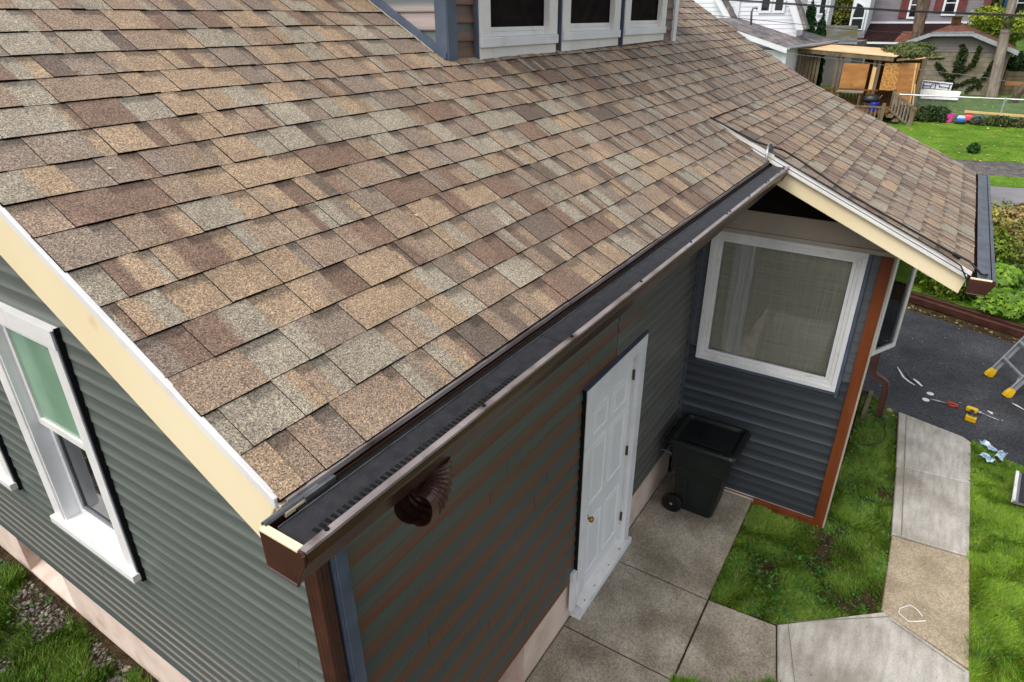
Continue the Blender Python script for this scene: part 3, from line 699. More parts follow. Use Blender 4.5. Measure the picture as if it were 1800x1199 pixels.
# door
DR = MB(); DR.box(2.50, 3.415, .045, .09, .115, 2.215); door = DR.build('door', M['doorw'], house, bevel=.003)
def dpanel(x0, x1, z0, z1):
    mb = MB(); P = lambda i, d: [(x0+i, .045-d, z0+i), (x1-i, .045-d, z0+i), (x1-i, .045-d, z1-i), (x0+i, .045-d, z1-i)]
    mb.rings([P(0, .0006), P(.004, .010), P(.013, .010), P(.022, -.000+.001), P(.036, .0012), P(.060, .008)], caps=(False, True))
    mb.build('door_panel', M['doorw'], door, fixn=True)
for xa, xb in ((2.625, 2.915), (3.0, 3.30)):
    dpanel(xa, xb, 1.815, 2.07); dpanel(xa, xb, 1.10, 1.73); dpanel(xa, xb, .30, .90)
mb = MB(); T = [( .0, .010), (.012, .028), (.016, .030), (.020, .012), (.04, .011), (.046, .024), (.06, .029), (.074, .022), (.078, .004)]
def lathe(mb, cx, cy, cz, prof, n=16, ax=(0, -1, 0)):
    ax = Vector(ax); a = ax.orthogonal().normalized(); b = ax.cross(a); c = Vector((cx, cy, cz))
    mb.rings([[c+ax*d+(a*math.cos(k*2*math.pi/n)+b*math.sin(k*2*math.pi/n))*r for k in range(n)] for d, r in prof])
lathe(mb, 2.60, .0445, 1.015, T); mb.build('door_knob', M['brass'], door, smooth=True)
mb = MB(); lathe(mb, 2.595, .0445, 1.20, [(0, .028), (.012, .027), (.016, .02), (.02, .006)]); mb.build('deadbolt', M['hinge'], door, smooth=True)
for z in (.42, 1.21, 2.02):
    mb = MB(); mb.tube([(3.412, .032, z-.05), (3.412, .032, z+.05)], .008, 8); mb.box(3.40, 3.428, .036, .044, z-.05, z+.05); mb.build('hinge', M['hinge'], door)
mb = MB(); mb.box(2.385, 2.508, -.02, .02, .30, 2.275); mb.box(3.405, 3.525, -.02, .02, .12, 2.275); mb.box(2.385, 3.525, -.022, .02, 2.2755, 2.395); mb.build('door_casing', M['white'], house, bevel=.003)
mb = MB(); mb.box(2.47, 2.4995, .02, .11, .1, 2.25); mb.box(3.4155, 3.45, .02, .11, .1, 2.25); mb.box(2.4999, 3.415, .02, .11, 2.2155, 2.25); mb.build('door_jamb', M['whitewarm'], house, bevel=.002)
mb = MB(); mb.box(2.378, 2.3845, -.012, .03, .50, 2.40); mb.build('channel_or_shadow_strip', M['black'], house)  # black strip painted in for the shadow gap beside the casing
mb = MB(); mb.box(2.37, 3.54, -.026, .1, 2.3955, 2.408); mb.build('drip_cap', M['bluegrey'], house)
mb = MB(); mb.box(2.392, 3.535, -.055, .1, .03, .098); mb.build('door_sill', M['white'], house, bevel=.004)
mb = MB(); mb.prism([(2.46, -.045, .0985), (3.47, -.045, .0985), (3.47, .045, .125), (2.46, .045, .125)], [(2.46, -.045, .104), (3.47, -.045, .104), (3.47, .045, .131), (2.46, .045, .131)]); mb.build('threshold', M['whitewarm'], house, fixn=True)
mb = MB(); mb.box(2.31, 2.384, -.012, .02, .19, .62); mb.build('trim_offcut', M['white'], house, bevel=.002)
for x in (2.55, 2.75, 3.05, 3.30):
    mb = MB(); mb.tube([(x, -.02, .105), (x, -.02, .116)], .006, 6); mb.build('screw', M['black'], house)
# hose tap
mb = MB(); mb.tube([(4.44, .03, .60), (4.44, -.06, .60), (4.44, -.085, .585), (4.44, -.09, .555)], .011, 8); mb.tube([(4.44, -.05, .60), (4.44, -.05, .64)], .006, 6)
lathe(mb, 4.44, -.05, .64, [(0, .022), (.006, .024), (.012, .02)], 10, (0, 0, 1)); mb.build('hose_tap', M['steel'], house)
# gable windows
def gable_window(y0):
    P = lambda u, z, d: (-d, y0+u, z)
    mb = MB(); wW = 1.083
    def bx(mb, u0, u1, z0, z1, d0, d1): mb.prism([P(u0, z0, d0), P(u1, z0, d0), P(u1, z1, d0), P(u0, z1, d0)], [P(u0, z0, d1), P(u1, z0, d1), P(u1, z1, d1), P(u0, z1, d1)])
    bx(mb, 0, .112, 1.545, 3.20, -.03, .022); bx(mb, .955, wW, 1.545, 3.20, -.03, .022); bx(mb, 0, wW, 3.2005, 3.315, -.03, .026)
    w = mb.build('window', M['whitewarm'], house, fixn=True, bevel=.003)
    mb = MB(); bx(mb, -.01, wW+.01, 1.485, 1.544, -.10, .058); mb.build('sill', M['whitewarm'], w, fixn=True, bevel=.004)
    mb = MB(); bx(mb, -.007, -.0005, 1.47, 3.315, -.03, .014); mb.build('edge_trim', M['bluegrey'], w, fixn=True)
    mb = MB(); bx(mb, -.006, wW+.006, 3.3155, 3.321, -.03, .028); mb.build('drip_cap', M['whitewarm'], w, fixn=True)
    mb = MB(); bx(mb, -.011, -.0075, 1.46, 3.33, -.03, .0085); mb.build('channel_or_shadow_strip', M['black'], w, fixn=True)  # gap shadow along the casing edge, drawn as a black strip
    mb = MB(); bx(mb, .1125, .135, 1.545, 3.2, -.12, .01); bx(mb, .935, .9545, 1.545, 3.2, -.12, .01); bx(mb, .1355, .9345, 3.175, 3.2, -.12, .01); mb.build('jamb', M['white'], w, fixn=True)
    pl = lambda u, z, d: P(u, z, d)
    mb = MB(); frame_rect(mb, pl, .136, .934, 2.36, 3.174, .055, -.085, -.05); mb.build('upper_sash', M['whitewarm'], w, fixn=True, bevel=.002)
    mb = MB(); frame_rect(mb, pl, .136, .934, 1.545, 2.42, .055, -.125, -.088); mb.build('lower_sash', M['white'], w, fixn=True, bevel=.002)
    mb = MB(); bx(mb, .1915, .8785, 2.4155, 3.1185, -.072, -.066); mb.build('upper_pane', M['greenglass'], w, fixn=True)
    mb = MB(); frame_rect(mb, pl, .1915, .8785, 1.6005, 2.3645, .035, -.105, -.094); mb.build('screen_frame', M['sash'], w, fixn=True)
    mb = MB(); bx(mb, .2265, .8435, 1.6355, 2.3295, -.112, -.106); mb.build('lower_pane', M['glassdark'], w, fixn=True)
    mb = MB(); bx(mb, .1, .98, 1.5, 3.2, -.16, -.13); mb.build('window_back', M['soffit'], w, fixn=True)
gable_window(2.047); gable_window(3.79)


# ---- dormer
DX, DY = 1.965, .80
mb = MB(); mb.box(DX+.03, 5.72, DY+.03, 3.6, 4.0, 5.75); dorm = mb.build('dormer', M['deckdark'], house)
mb = MB(); mb.box(DX-.25, 6.0, DY-.3, 3.7, 5.76, 5.84); mb.build('dormer_roof', M['maroof'], dorm)
B1 = lin((112, 82, 64)); B2 = lin((84, 66, 54)); B3 = lin((84, 92, 86)); B4 = lin((168, 154, 148)); B5 = lin((96, 108, 108))
def col_df(k, u):
    a, b = ((B1, B2) if k % 2 == 0 else (B1, B3)); return grad([(0, jit(a)), (.35, jit(a)), (.8, jit(b)), (1, jit(b))])
def col_dc(k, u):
    a, b = ((B4, B4) if k % 2 == 1 else (B4, B5)); return grad([(0, jit(a)), (.15, jit(a)), (.5, jit(b)), (1, jit(b))])  # B4: pale pinkish reflected light put into the cheek colour
def colw(f): return f
dwin = [(2.255, 3.215), (3.298, 4.295), (4.395, 5.355)]
boards(dorm, (0, DY+.02, 0), (1, 0, 0), (0, -1, 0), 4.598, 5.75, .0975, lambda z: 2.03, lambda z: 5.63, [(a, b, 4.4, 6) for a, b in dwin], col_df, M['siding'], 9)
boards(dorm, (DX+.02, 0, 0), (0, 1, 0), (-1, 0, 0), 4.66, 5.75, .0975, lambda z: .86, lambda z: min(3.5, yE+(z+.12-zE)/s1), [], col_dc, M['siding'], 9)
mb = MB(); mb.box(DX-.008, 2.045, DY-.012, DY+.02, 4.50, 5.75); mb.box(DX-.012, DX+.02, DY-.006, DY+.078, 4.50, 5.75); mb.build('corner_board', M['bluegrey'], dorm, bevel=.002)
mb = MB(); mb.box(5.632, 5.72, DY-.014, DY+.02, 4.5, 5.75); mb.box(5.70, 5.735, DY, DY+.09, 4.5, 5.75); mb.build('corner_board', M['white'], dorm, bevel=.002)
mb = MB(); ya, yb = .80, 2.7
for (dx0, dx1, h0, h1) in ((-.020, -.012, .0, .045), (-.040, -.02, .006, .012)):
    mb.prism([(DX+dx0, ya, P1(ya)+h0), (DX+dx1+.012, ya, P1(ya)+h0), (DX+dx1+.012, yb, P1(yb)+h0), (DX+dx0, yb, P1(yb)+h0)],
             [(DX+dx0, ya, P1(ya)+h1), (DX+dx1+.012, ya, P1(ya)+h1), (DX+dx1+.012, yb, P1(yb)+h1), (DX+dx0, yb, P1(yb)+h1)])
mb.build('flashing', M['bluegrey'], dorm, fixn=True)
mb = MB()
for i in range(14):
    y = .86+i*.05; mb.tube([(DX-.05-rnd.uniform(0, .012), y, P1(y)+.013), (DX-.05-rnd.uniform(0, .012), y+.05, P1(y+.05)+.013)], .0035, 6)
mb.build('sealant_bead', M['frieze'], dorm)
for i, (a, b) in enumerate(dwin):
    zb = P1(DY)+.006+.012*i; y0, y1 = DY-.03, DY+.02
    mb = MB(); mb.box(a, b, y0, y1, 5.6, 5.72); w = mb.build('window', M['whitewarm'], house)
    for q0, q1 in ((a, a+.115), (b-.115, b)): mb = MB(); mb.box(q0, q1, y0, y1, zb+.11, 5.6); mb.build('casing', M['whitewarm'], w, bevel=.003)
    mb = MB(); mb.box(a, b, y0-.012, y1, zb+.052, zb+.1095); mb.build('sill', M['white'], w, bevel=.004)
    mb = MB(); mb.prism([(a, y0+.006, zb-.02), (b-.01, y0+.006, zb-.02+.012), (b-.01, y1, zb-.02+.012), (a, y1, zb-.02)], [(a, y0+.006, zb+.0515), (b-.01, y0+.006, zb+.0515), (b-.01, y1, zb+.0515), (a, y1, zb+.0515)]); mb.build('apron', M['whitewarm'], w, fixn=True)
    mb = MB(); mb.box(a+.1155, b-.1155, DY+.0, DY+.09, zb+.11, zb+.138); mb.box(a+.1155, b-.1155, DY+.012, DY+.09, zb+.1385, zb+.165); mb.build('stool', M['whitewarm'], w, bevel=.003)
    pl = lambda u, z, d: (u, DY+.055-d, z)
    mb = MB(); frame_rect(mb, pl, a+.116, b-.116, zb+.166, 5.55, .045, -.02, .02); mb.build('sash', M['white'], w, fixn=True, bevel=.002)
    mb = MB(); frame_rect(mb, pl, a+.1615, b-.1615, zb+.2115, 5.5, .055, -.02, .008); mb.build('screen_frame', M['wire'], w, fixn=True)
    mb = MB(); mb.box(a+.2, b-.2, DY+.058, DY+.066, zb+.25, 5.5); mb.build('pane', M['dormglass'], w)
    mb = MB(); mb.box(a-.013, a-.002, DY-.02, DY+.02, P1(DY)-.02, 5.6); mb.build('channel_or_shadow_strip', M['bluegrey'], w)

# ------------------------------------------------------------------ grass, weeds, litter on the ground
def grass(name, polys, dens, hmin, hmax, c1, c2, bald=None, lean=.5, width=.0045, holes=(), zf=None, seed=1, clover=0, tag_=None):
    r = np.random.default_rng(seed); Vs, Cs = [], []
    for poly in polys:
        pa = np.array(poly); lo, hi = pa.min(0), pa.max(0); A = (hi-lo).prod(); n = int(A*dens)
        P = lo+r.random((n, 2))*(hi-lo); k = inpoly(P, poly)
        for h in holes: k &= ~inpoly(P, h)
        P = P[k]; n1 = vnoise(P, 2.3, seed)*.6+vnoise(P, 7, seed+1)*.4
        if bald: P = P[(n1+r.normal(0, .07, len(P))) > bald]
        n = len(P); n1 = vnoise(P, 2.3, seed)*.6+vnoise(P, 7, seed+1)*.4; n2 = vnoise(P, 11, seed+3); n3 = vnoise(P, 3.1, seed+5)
        h = (hmin+(hmax-hmin)*r.random(n))*(.55+.9*n2); a = r.random(n)*6.283; cdir = n3*9+r.normal(0, .8, n)
        w = width*(.6+.8*r.random(n)); ln = lean*(.3+r.random(n))*h
        z = gza(P[:, 0]) if zf is None else np.full(n, zf)
        b = np.column_stack([P, z]); o = np.column_stack([np.cos(a)*w, np.sin(a)*w, np.zeros(n)])
        tip = b+np.column_stack([np.cos(cdir)*ln, np.sin(cdir)*ln, h])
        Vs.append(np.stack([b-o, b+o, tip], 1).reshape(-1, 3))
        t = np.clip(n1*1.3-.15+r.normal(0, .16, n), 0, 1)[:, None]; c = np.array(lin(c1))*(1-t)+np.array(lin(c2))*t
        dry = r.random(n) < .09; c[dry] = np.array(lin((156, 146, 92)))
        c = c*(.7+.6*r.random((n, 1)))
        Cs.append(np.repeat(c, 3, 0))
        if clover:
            m = int(A*clover); Q = lo+r.random((m, 2))*(hi-lo); Q = Q[inpoly(Q, poly)]
            cl = vnoise(Q, 3.5, seed+8)+r.normal(0, .1, len(Q)); Q = Q[cl > .5]; m = len(Q)
            rad = .008+.014*r.random(m)**2; zz = (gza(Q[:, 0]) if zf is None else zf)+.012+.04*r.random(m)
            ang = r.random(m)*6.283; tl = r.normal(0, .35, (m, 2)); ps = []
            for q in range(5):
                aa = ang+q*6.283/5; dx, dy = np.cos(aa)*rad, np.sin(aa)*rad*.8
                ps.append(np.column_stack([Q[:, 0]+dx, Q[:, 1]+dy, zz+dx*tl[:, 0]+dy*tl[:, 1]]))
            for tri in ((0, 1, 2), (0, 2, 3), (0, 3, 4)):
                Vs.append(np.stack([ps[q] for q in tri], 1).reshape(-1, 3))
                cc = np.array(lin((58, 100, 36)))*(.6+.8*np.random.default_rng(seed+9).random((m, 1))); Cs.append(np.repeat(cc, 3, 0))
    V = np.vstack(Vs); C = np.vstack(Cs); T = np.arange(len(V)).reshape(-1, 3)
    return stuff(fast(name, V, T, C, M['blade']))
patch = [(3.255, -.95), (4.775, -.945), (4.80, -1.66), (7.9, -1.66), (8.05, -1.76), (7.70, -2.08), (6.36, -2.19), (5.07, -2.265), (3.95, -2.30), (3.31, -1.55)]
lawn = [(7.50, -2.935), (7.22, -3.32), (6.95, -4.1), (6.6, -6.5), (1.4, -6.5), (1.4, -3.0), (3.65, -2.955), (5.1, -2.94), (6.45, -2.93)]
tuft = [(1.2, -.965), (2.28, -.965), (2.40, -1.25), (2.68, -1.68), (1.98, -2.1), (1.2, -2.1)]
grass('grass', [patch], 38000, .016, .05, (80, 118, 30), (134, 168, 58), .31, .9, .0036, seed=3, clover=1100)
grass('grass', [lawn], 36000, .02, .055, (92, 134, 30), (146, 184, 56), .16, .8, .0036, seed=4, clover=220)
grass('grass', [tuft], 26000, .05, .11, (72, 126, 18), (116, 168, 36), .2, .7, .005, seed=5)
side = [(-.02, .4), (-.02, 7.5), (-2.2, 7.5), (-2.2, .4)]
grass('grass', [side], 20000, .03, .09, (62, 98, 22), (104, 138, 40), .50, .8, .0045, seed=6, clover=260)
def chips(name, polys, n, s0, s1, cols, mat, thr=None, seed=1, flat=.4, zf=None, zo=0):
    r = np.random.default_rng(seed); Vs, Cs, Ts = [], [], []; base = 0
    for poly in polys:
        pa = np.array(poly); lo, hi = pa.min(0), pa.max(0); P = lo+r.random((n, 2))*(hi-lo); P = P[inpoly(P, poly)]
        if thr is not None: P = P[(vnoise(P, 2.3, 6)*.6+vnoise(P, 7, 7)*.4+r.normal(0, .06, len(P))) < thr]
        m = len(P); sz = s0+(s1-s0)*r.random(m)**2; z = gza(P[:, 0])+zo
        octa = np.array([(1, 0, 0), (0, 1, 0), (-1, 0, 0), (0, -1, 0), (0, 0, 1), (0, 0, -1)], float)
        a = r.random(m)*6.283; ca, sa = np.cos(a), np.sin(a); st = .6+.8*r.random((m, 3)); st[:, 2] *= flat
        o = octa[None]*st[:, None]*sz[:, None, None]+r.normal(0, .15, (m, 6, 3))*sz[:, None, None]*np.array([1, 1, flat])
        x = o[:, :, 0]*ca[:, None]-o[:, :, 1]*sa[:, None]; y = o[:, :, 0]*sa[:, None]+o[:, :, 1]*ca[:, None]
        v = np.stack([x+P[:, :1], y+P[:, 1:2], o[:, :, 2]+z[:, None]+sz[:, None]*flat*.5], 2)
        T = np.array([(0, 1, 4), (1, 2, 4), (2, 3, 4), (3, 0, 4), (1, 0, 5), (2, 1, 5), (3, 2, 5), (0, 3, 5)])
        Ts.append((T[None]+(np.arange(m)*6)[:, None, None]).reshape(-1, 3)+base); base += m*6
        Vs.append(v.reshape(-1, 3)); c = np.array([lin(q) for q in cols])[r.integers(0, len(cols), m)]*(.6+.7*r.random((m, 1)))
        Cs.append(np.repeat(c, 6, 0))
    return stuff(fast(name, np.vstack(Vs), np.vstack(Ts), np.vstack(Cs), mat))
chips('gravel', [side], 42000, .006, .03, [(128, 120, 110), (100, 94, 86), (150, 140, 128), (86, 78, 68)], M['leaf'], .52, 2)
chips('soil_clod', [patch], 9000, .004, .016, [(92, 74, 54), (66, 52, 38), (120, 104, 80)], M['leaf'], .40, 3)
def litter(name, poly, n, s0, s1, cols, seed, lift=.01):
    r = np.random.default_rng(seed); pa = np.array(poly); lo, hi = pa.min(0), pa.max(0)
    P = lo+r.random((n, 2))*(hi-lo); P = P[inpoly(P, poly)]; m = len(P); sz = s0+(s1-s0)*r.random(m); z = gza(P[:, 0])+lift
    a = r.random(m)*6.283; tl = r.normal(0, .3, (m, 2)); ps = []
    for q, rr in enumerate((1, .55, .5, .9, .5, .55)):
        aa = a+q*1.047; dx, dy = np.cos(aa)*sz*rr, np.sin(aa)*sz*rr
        ps.append(np.column_stack([P[:, 0]+dx, P[:, 1]+dy, z+np.abs(dx*tl[:, 0]+dy*tl[:, 1])]))
    V = np.stack(ps, 1).reshape(-1, 3); T = (np.array([(0, 1, 2), (0, 2, 3), (0, 3, 4), (0, 4, 5)])[None]+(np.arange(m)*6)[:, None, None]).reshape(-1, 3)
    c = np.array([lin(q) for q in cols])[r.integers(0, len(cols), m)]*(.7+.5*r.random((m, 1)))
    return stuff(fast(name, V, T, np.repeat(c, 6, 0), M['leaf']))
rl_ = []
r9 = np.random.default_rng(44); V_, T_, C_ = [], [], []
for i in range(60):
    x, t = r9.uniform(-.4, 7.8), r9.uniform(.1, 2.2); x = min(x, 4.1) if t < .5 else x; p = Vector(PA(x, t, .0125)); a = r9.uniform(0, 6.28); q = r9.uniform(.003, .010)
    for k in (0, 2.1, 3.9): V_.append(p+Vector((math.cos(a+k)*q*1.6, math.sin(a+k)*q*.8*PA.dy, math.sin(a+k)*q*.8*PA.dz+.002)))
    T_.append((3*i, 3*i+1, 3*i+2)); C_ += [np.array(lin(((214, 206, 190), (120, 92, 56), (70, 56, 40))[i % 3]))]*3
stuff(fast('roof_debris', np.array(V_), np.array(T_), np.array(C_), M['leaf']))
FALL = [(206, 178, 96), (188, 140, 70), (222, 206, 150), (150, 108, 62)]
litter('fallen_leaf', [(22.6, 3), (28.9, 3), (29.6, -9), (24, -9)], 420, .035, .075, FALL, 1, .05)
litter('fallen_leaf', [(17.6, 2), (16.4, 2), (16.5, -6), (17.9, -6)], 60, .035, .08, FALL, 2, .05)
litter('fallen_leaf', [(29.8, 2), (34.5, 2), (35.5, -9), (30.5, -9)], 200, .04, .08, FALL, 3, .04)
litter('asphalt_debris', [(8.3, -1.75), (11.6, -1.95), (10.9, -3.9), (7.5, -3.6), (7.6, -2.6)], 90, .004, .016, [(196, 194, 188), (150, 140, 120), (120, 112, 100)], 4, .016)
litter('walk_debris', [(.3, -.1), (4.6, -.1), (4.6, -.9), (3.6, -2.5), (7.3, -2.3), (7.3, -2.9), (2.3, -2.9), (2.9, -1.0), (.3, -.9)], 130, .003, .011, [(70, 54, 36), (96, 80, 58), (50, 42, 30)], 5, .047)
# dirt and leaves along the edging
edge = [(10.9, -3.95), (11.18, -3.95), (12.02, -1.95), (13.8, 2), (13.4, 2), (11.7, -1.95)]
chips('edge_dirt', [edge], 2600, .01, .045, [(120, 98, 58), (150, 128, 74), (84, 66, 42), (96, 110, 48), (176, 156, 104)], M['leaf'], None, 7, .5)

# ------------------------------------------------------------------ wheeled bin
binn = thing('wheeled_bin', 'black-green wheeled bin with closed lid standing in the corner beside the white door', 'bin', (4.46, -.44, .035))
def rr3(x0, x1, y0, y1, z, r, n=5):
    cx, cy, hx, hy = (x0+x1)/2, (y0+y1)/2, (x1-x0)/2, (y1-y0)/2
    return [(cx+a, cy+b, z) for a, b in rrect(hx, hy, r, False, n)]
mb = MB(); z0 = .038
mb.rings([rr3(4.285, 4.645, -.625, -.27, z0, .05), rr3(4.275, 4.655, -.635, -.25, z0+.03, .05), rr3(4.22, 4.68, -.70, -.17, .62, .05), rr3(4.205, 4.69, -.715, -.155, .64, .05),
          rr3(4.165, 4.70, -.755, -.13, .885, .05), rr3(4.145, 4.71, -.775, -.12, .89, .05), rr3(4.14, 4.715, -.78, -.115, .925, .05)])
body = mb.build('bin_body', M['bin'], binn, fixn=True)
mb = MB(); mb.obox((4.262, -.36, .12), (0, .13, 0), (-.012, .004, .0), (-.030, 0, .50)); mb.obox((4.268, -.61, .10), (0, .012, 0), (-.008, 0, .0), (-.050, -.05, .52)); mb.build('bin_rib', M['bin'], body, fixn=True)
mb = MB()
mb.rings([rr3(4.13, 4.725, -.795, -.11, .922, .06), rr3(4.115, 4.735, -.81, -.10, .935, .06), rr3(4.115, 4.735, -.81, -.10, .955, .06), rr3(4.135, 4.72, -.79, -.12, .975, .05),
          rr3(4.165, 4.69, -.755, -.15, .978, .05), rr3(4.185, 4.67, -.735, -.17, .955, .05), rr3(4.20, 4.655, -.72, -.185, .945, .05)])
lid = mb.build('bin_lid', M['rubber'], binn, fixn=True)
mb = MB(); mb.box(4.23, 4.30, -.66, -.24, .945, .962); mb.box(4.33, 4.63, -.40, -.385, .945, .957); mb.build('lid_ridge', M['rubber'], lid, bevel=.006)
mb = MB(); mb.tube([(4.20, -.075, .90), (4.66, -.075, .90)], .014, 10)
for x in (4.21, 4.43, 4.65): mb.box(x-.02, x+.02, -.13, -.066, .88, .915)
mb.build('handle_bar', M['rubber'], binn)
for x in (4.225, 4.66):
    mb = MB(); lathe(mb, x, -.225, .145, [(0, .10), (.0, .108), (.01, .112), (.035, .112), (.045, .108), (.045, .085), (.035, .08), (.035, .03), (.05, .028), (.052, .004)], 28, (-1, 0, 0)); w = mb.build('wheel', M['rubber'], binn, smooth=False, fixn=True)
    mb = MB(); lathe(mb, x-.045, -.225, .145, [(0, .016), (.012, .014), (.014, .004)], 12, (-1, 0, 0)); mb.build('hub', M['alu'], w)
    mb = MB()
    for k in range(8):
        a = k*math.pi/4; d = Vector((0, math.cos(a), math.sin(a))); e = Vector((0, -d.z, d.y))*.007; c = Vector((x-.030, -.225, .145))
        mb.obox(c+d*.02-e, d*.062, e*2, Vector((-.010, 0, 0)))
    mb.build('spoke', M['rubber'], w, fixn=True)
mb = MB(); mb.tube([(4.23, -.225, .145), (4.66, -.225, .145)], .012, 8); mb.build('axle', M['steel'], binn)

# ------------------------------------------------------------------ cable on the wing roof and its strap
cb = MB(); z = lambda y, h=.022: P2(y)+h
cb.tube([(4.19, -.12, z(-.12)), (4.215, -.30, z(-.30)), (4.222, -.5, z(-.5, .03)), (4.26, -.62, z(-.62, .05)), (4.33, -.70, z(-.70, .055)), (4.42, -.80, z(-.80, .03)), (4.40, -1.0, z(-1.0, .02)), (4.33, -1.2, z(-1.2)), (4.315, -1.45, z(-1.45)), (4.33, -1.75, z(-1.75)), (4.345, -2.0, z(-2.0)), (4.33, -2.08, z(-2.08, .035)), (4.28, -2.13, z(-2.13, .05)), (4.23, -2.22, 3.14), (4.30, -2.26, 3.125)], .0075, 8)
tag(cb.build('roof_cable', M['cable'], smooth=True), 'black cable running loose over the wing shingles down to the far gutter', 'cable')
cb = MB(); cb.tube([(4.222, -.66, z(-.66, .012)), (4.216, -1.0, z(-1.0, .012)), (4.216, -1.5, z(-1.5, .010)), (4.216, -1.95, z(-1.95, .014)), (4.19, -2.08, z(-2.08, .012)), (4.168, -2.14, z(-2.14, -.05))], .0055, 8)
tag(cb.build('edge_cable', M['cable'], smooth=True), 'thin black cable lying straight along the white edge of the wing rake', 'cable')
st = thing('strap_bracket', 'small silver strap bracket clamped where the main gutter meets the wing roof edge', 'bracket', (4.2, -.6, 3.85))
mb = MB(); mb.tube([(4.235, -.60, z(-.6, .05)), (4.17, -.61, z(-.61, .04)), (4.13, -.625, 3.775)], .010, 8); mb.build('strap', M['alu'], st, smooth=True)
mb = MB(); mb.box(4.215, 4.27, -.635, -.59, z(-.62, .02), z(-.62, .048)); mb.tube([(4.245, -.615, z(-.62, .04)), (4.245, -.615, z(-.62, .075))], .012, 8); mb.build('clamp', M['steel'], st)
mb = MB(); lathe(mb, 4.352, -2.02, z(-2.02, .02), [(0, .014), (.05, .016), (.06, .011)], 10, (-.1, -.9, -.42)); tag(mb.build('cable_joint', M['cable']), 'grey-black cable joint lying near the lower end of the wing shingles', 'cable joint')

# ------------------------------------------------------------------ ladder on the asphalt
lad = thing('step_ladder', 'silver aluminium stepladder with yellow feet standing on the dark asphalt', 'ladder', (9.3, -3.24, 0))
az, tl = math.radians(-70), math.radians(25); LD = Vector((math.cos(az)*math.sin(tl), math.sin(az)*math.sin(tl), math.cos(tl)))
F1, F2 = Vector((9.58, -3.14, ZA)), Vector((9.02, -3.35, ZA)); LA = (F2-F1).normalized(); LN = LD.cross(LA).normalized()
for f in (F1, F2):
    mb = MB(); o = f-LA*.015-LN*.04
    mb.obox(o+LD*.06, LA*.03, LN*.006, LD*2.2); mb.obox(o+LD*.06+LN*.074, LA*.03, LN*.006, LD*2.2); mb.obox(o+LD*.06+LN*.006, LA*.005, LN*.068, LD*2.2)
    mb.build('rail', M['alu'], lad, fixn=True)
    mb = MB(); mb.rings([[f+LA*a*1.25+LN*b*1.2 for a, b in rrect(.026, .048, .012, False, 3)], [f+LA*a*1.3+LN*b*1.25+LD*.05 for a, b in rrect(.026, .048, .012, False, 3)], [f+LA*a+LN*b+LD*.13 for a, b in rrect(.024, .046, .01, False, 3)]])
    mb.build('foot', M['yellow'], lad, fixn=True, bevel=.004)
for k in range(7):
    mb = MB(); a = F1+LD*(.32+.30*k); b = F2+LD*(.32+.30*k); mb.obox(a-LN*.035, (b-a), LN*.07, LD*.022); mb.obox(a-LN*.035, (b-a), LN*.006, LD*.04); mb.build('rung', M['alu'], lad, fixn=True)
mb = MB(); mb.tube([F2+LD*.14-LA*.01, F2+LD*.31-LA*.10], .008, 6); mb.build('rung_brace', M['alu'], lad)
FR = (F1+F2)/2+LD*2.26
for sgn, f in ((1, F1), (-1, F2)):
    mb = MB(); a = f+LD*2.25; b = f+Vector((LD.x, LD.y, 0))*4.4; mb.obox(a, (b-a), LA*.025, LN*.05); mb.build('rear_rail', M['alu'], lad, fixn=True)
mb = MB(); mb.obox(F1+LD*2.25-LN*.08, F2-F1, LN*.2, LD*.03); mb.build('top_cap', M['yellow'], lad, fixn=True)

# ------------------------------------------------------------------ cordless drill lying on its side
dr = thing('cordless_drill', 'yellow and black cordless drill with a long bit lying on the asphalt', 'drill', (8.15, -2.95, ZA))
h0 = Vector((8.00, -2.93, ZA+.038)); h1 = Vector((8.27, -2.96, ZA+.04)); bd = Vector((-.25, -.97, 0)).normalized(); hd = (h1-h0).normalized(); UPV = Vector((0, 0, 1))
mb = MB(); mb.rings([[h0+hd*.05+bd*(a)+UPV*b for a, b in rrect(.022, .018, .01, False, 4)], [h0+hd*.12+bd*(a)+UPV*b for a, b in rrect(.018, .016, .01, False, 4)], [h1-hd*.03+bd*(a-.01)+UPV*b for a, b in rrect(.026, .02, .01, False, 4)]]); mb.build('grip', M['rubber'], dr, fixn=True)
mb = MB(); sd_ = bd.cross(UPV)
mb.rings([[h1+bd*t+sd_*(a*k)+UPV*(b*k) for a, b in rrect(.034, .034, .016, False, 4)] for t, k in ((-.085, .6), (-.075, .95), (-.03, 1), (.03, .98), (.05, .75))]); mb.build('drill_body', M['yellow'], dr, fixn=True)
mb = MB(); lathe(mb, *(h1+bd*.045), [(0, .026), (.02, .026), (.03, .024), (.055, .018), (.062, .008)], 14, bd); mb.build('chuck', M['steel'], dr)
mb = MB(); lathe(mb, *(h1+bd*-.09), [(0, .018), (.008, .024), (.016, .026)], 12, bd); mb.build('motor_cap', M['rubber'], dr)
mb = MB(); mb.tube([h1+bd*.10, h1+bd*.30+Vector((.0, 0, -.018))], .0045, 6); mb.build('drill_bit', M['steel'], dr)
mb = MB(); mb.rings([[h0+hd*t+bd*a*k+UPV*b*k for a, b in rrect(.062, .034, .012, False, 4)] for t, k in ((-.02, .9), (-.012, 1), (.04, 1), (.052, .8))]); mb.build('battery', M['yellow'], dr, fixn=True)
mb = MB(); mb.rings([[h0+hd*t+bd*a*k+UPV*b*k for a, b in rrect(.050, .036, .012, False, 4)] for t, k in ((.012, 1.0), (.032, 1.0))]); mb.build('battery_band', M['rubber'], dr, fixn=True)

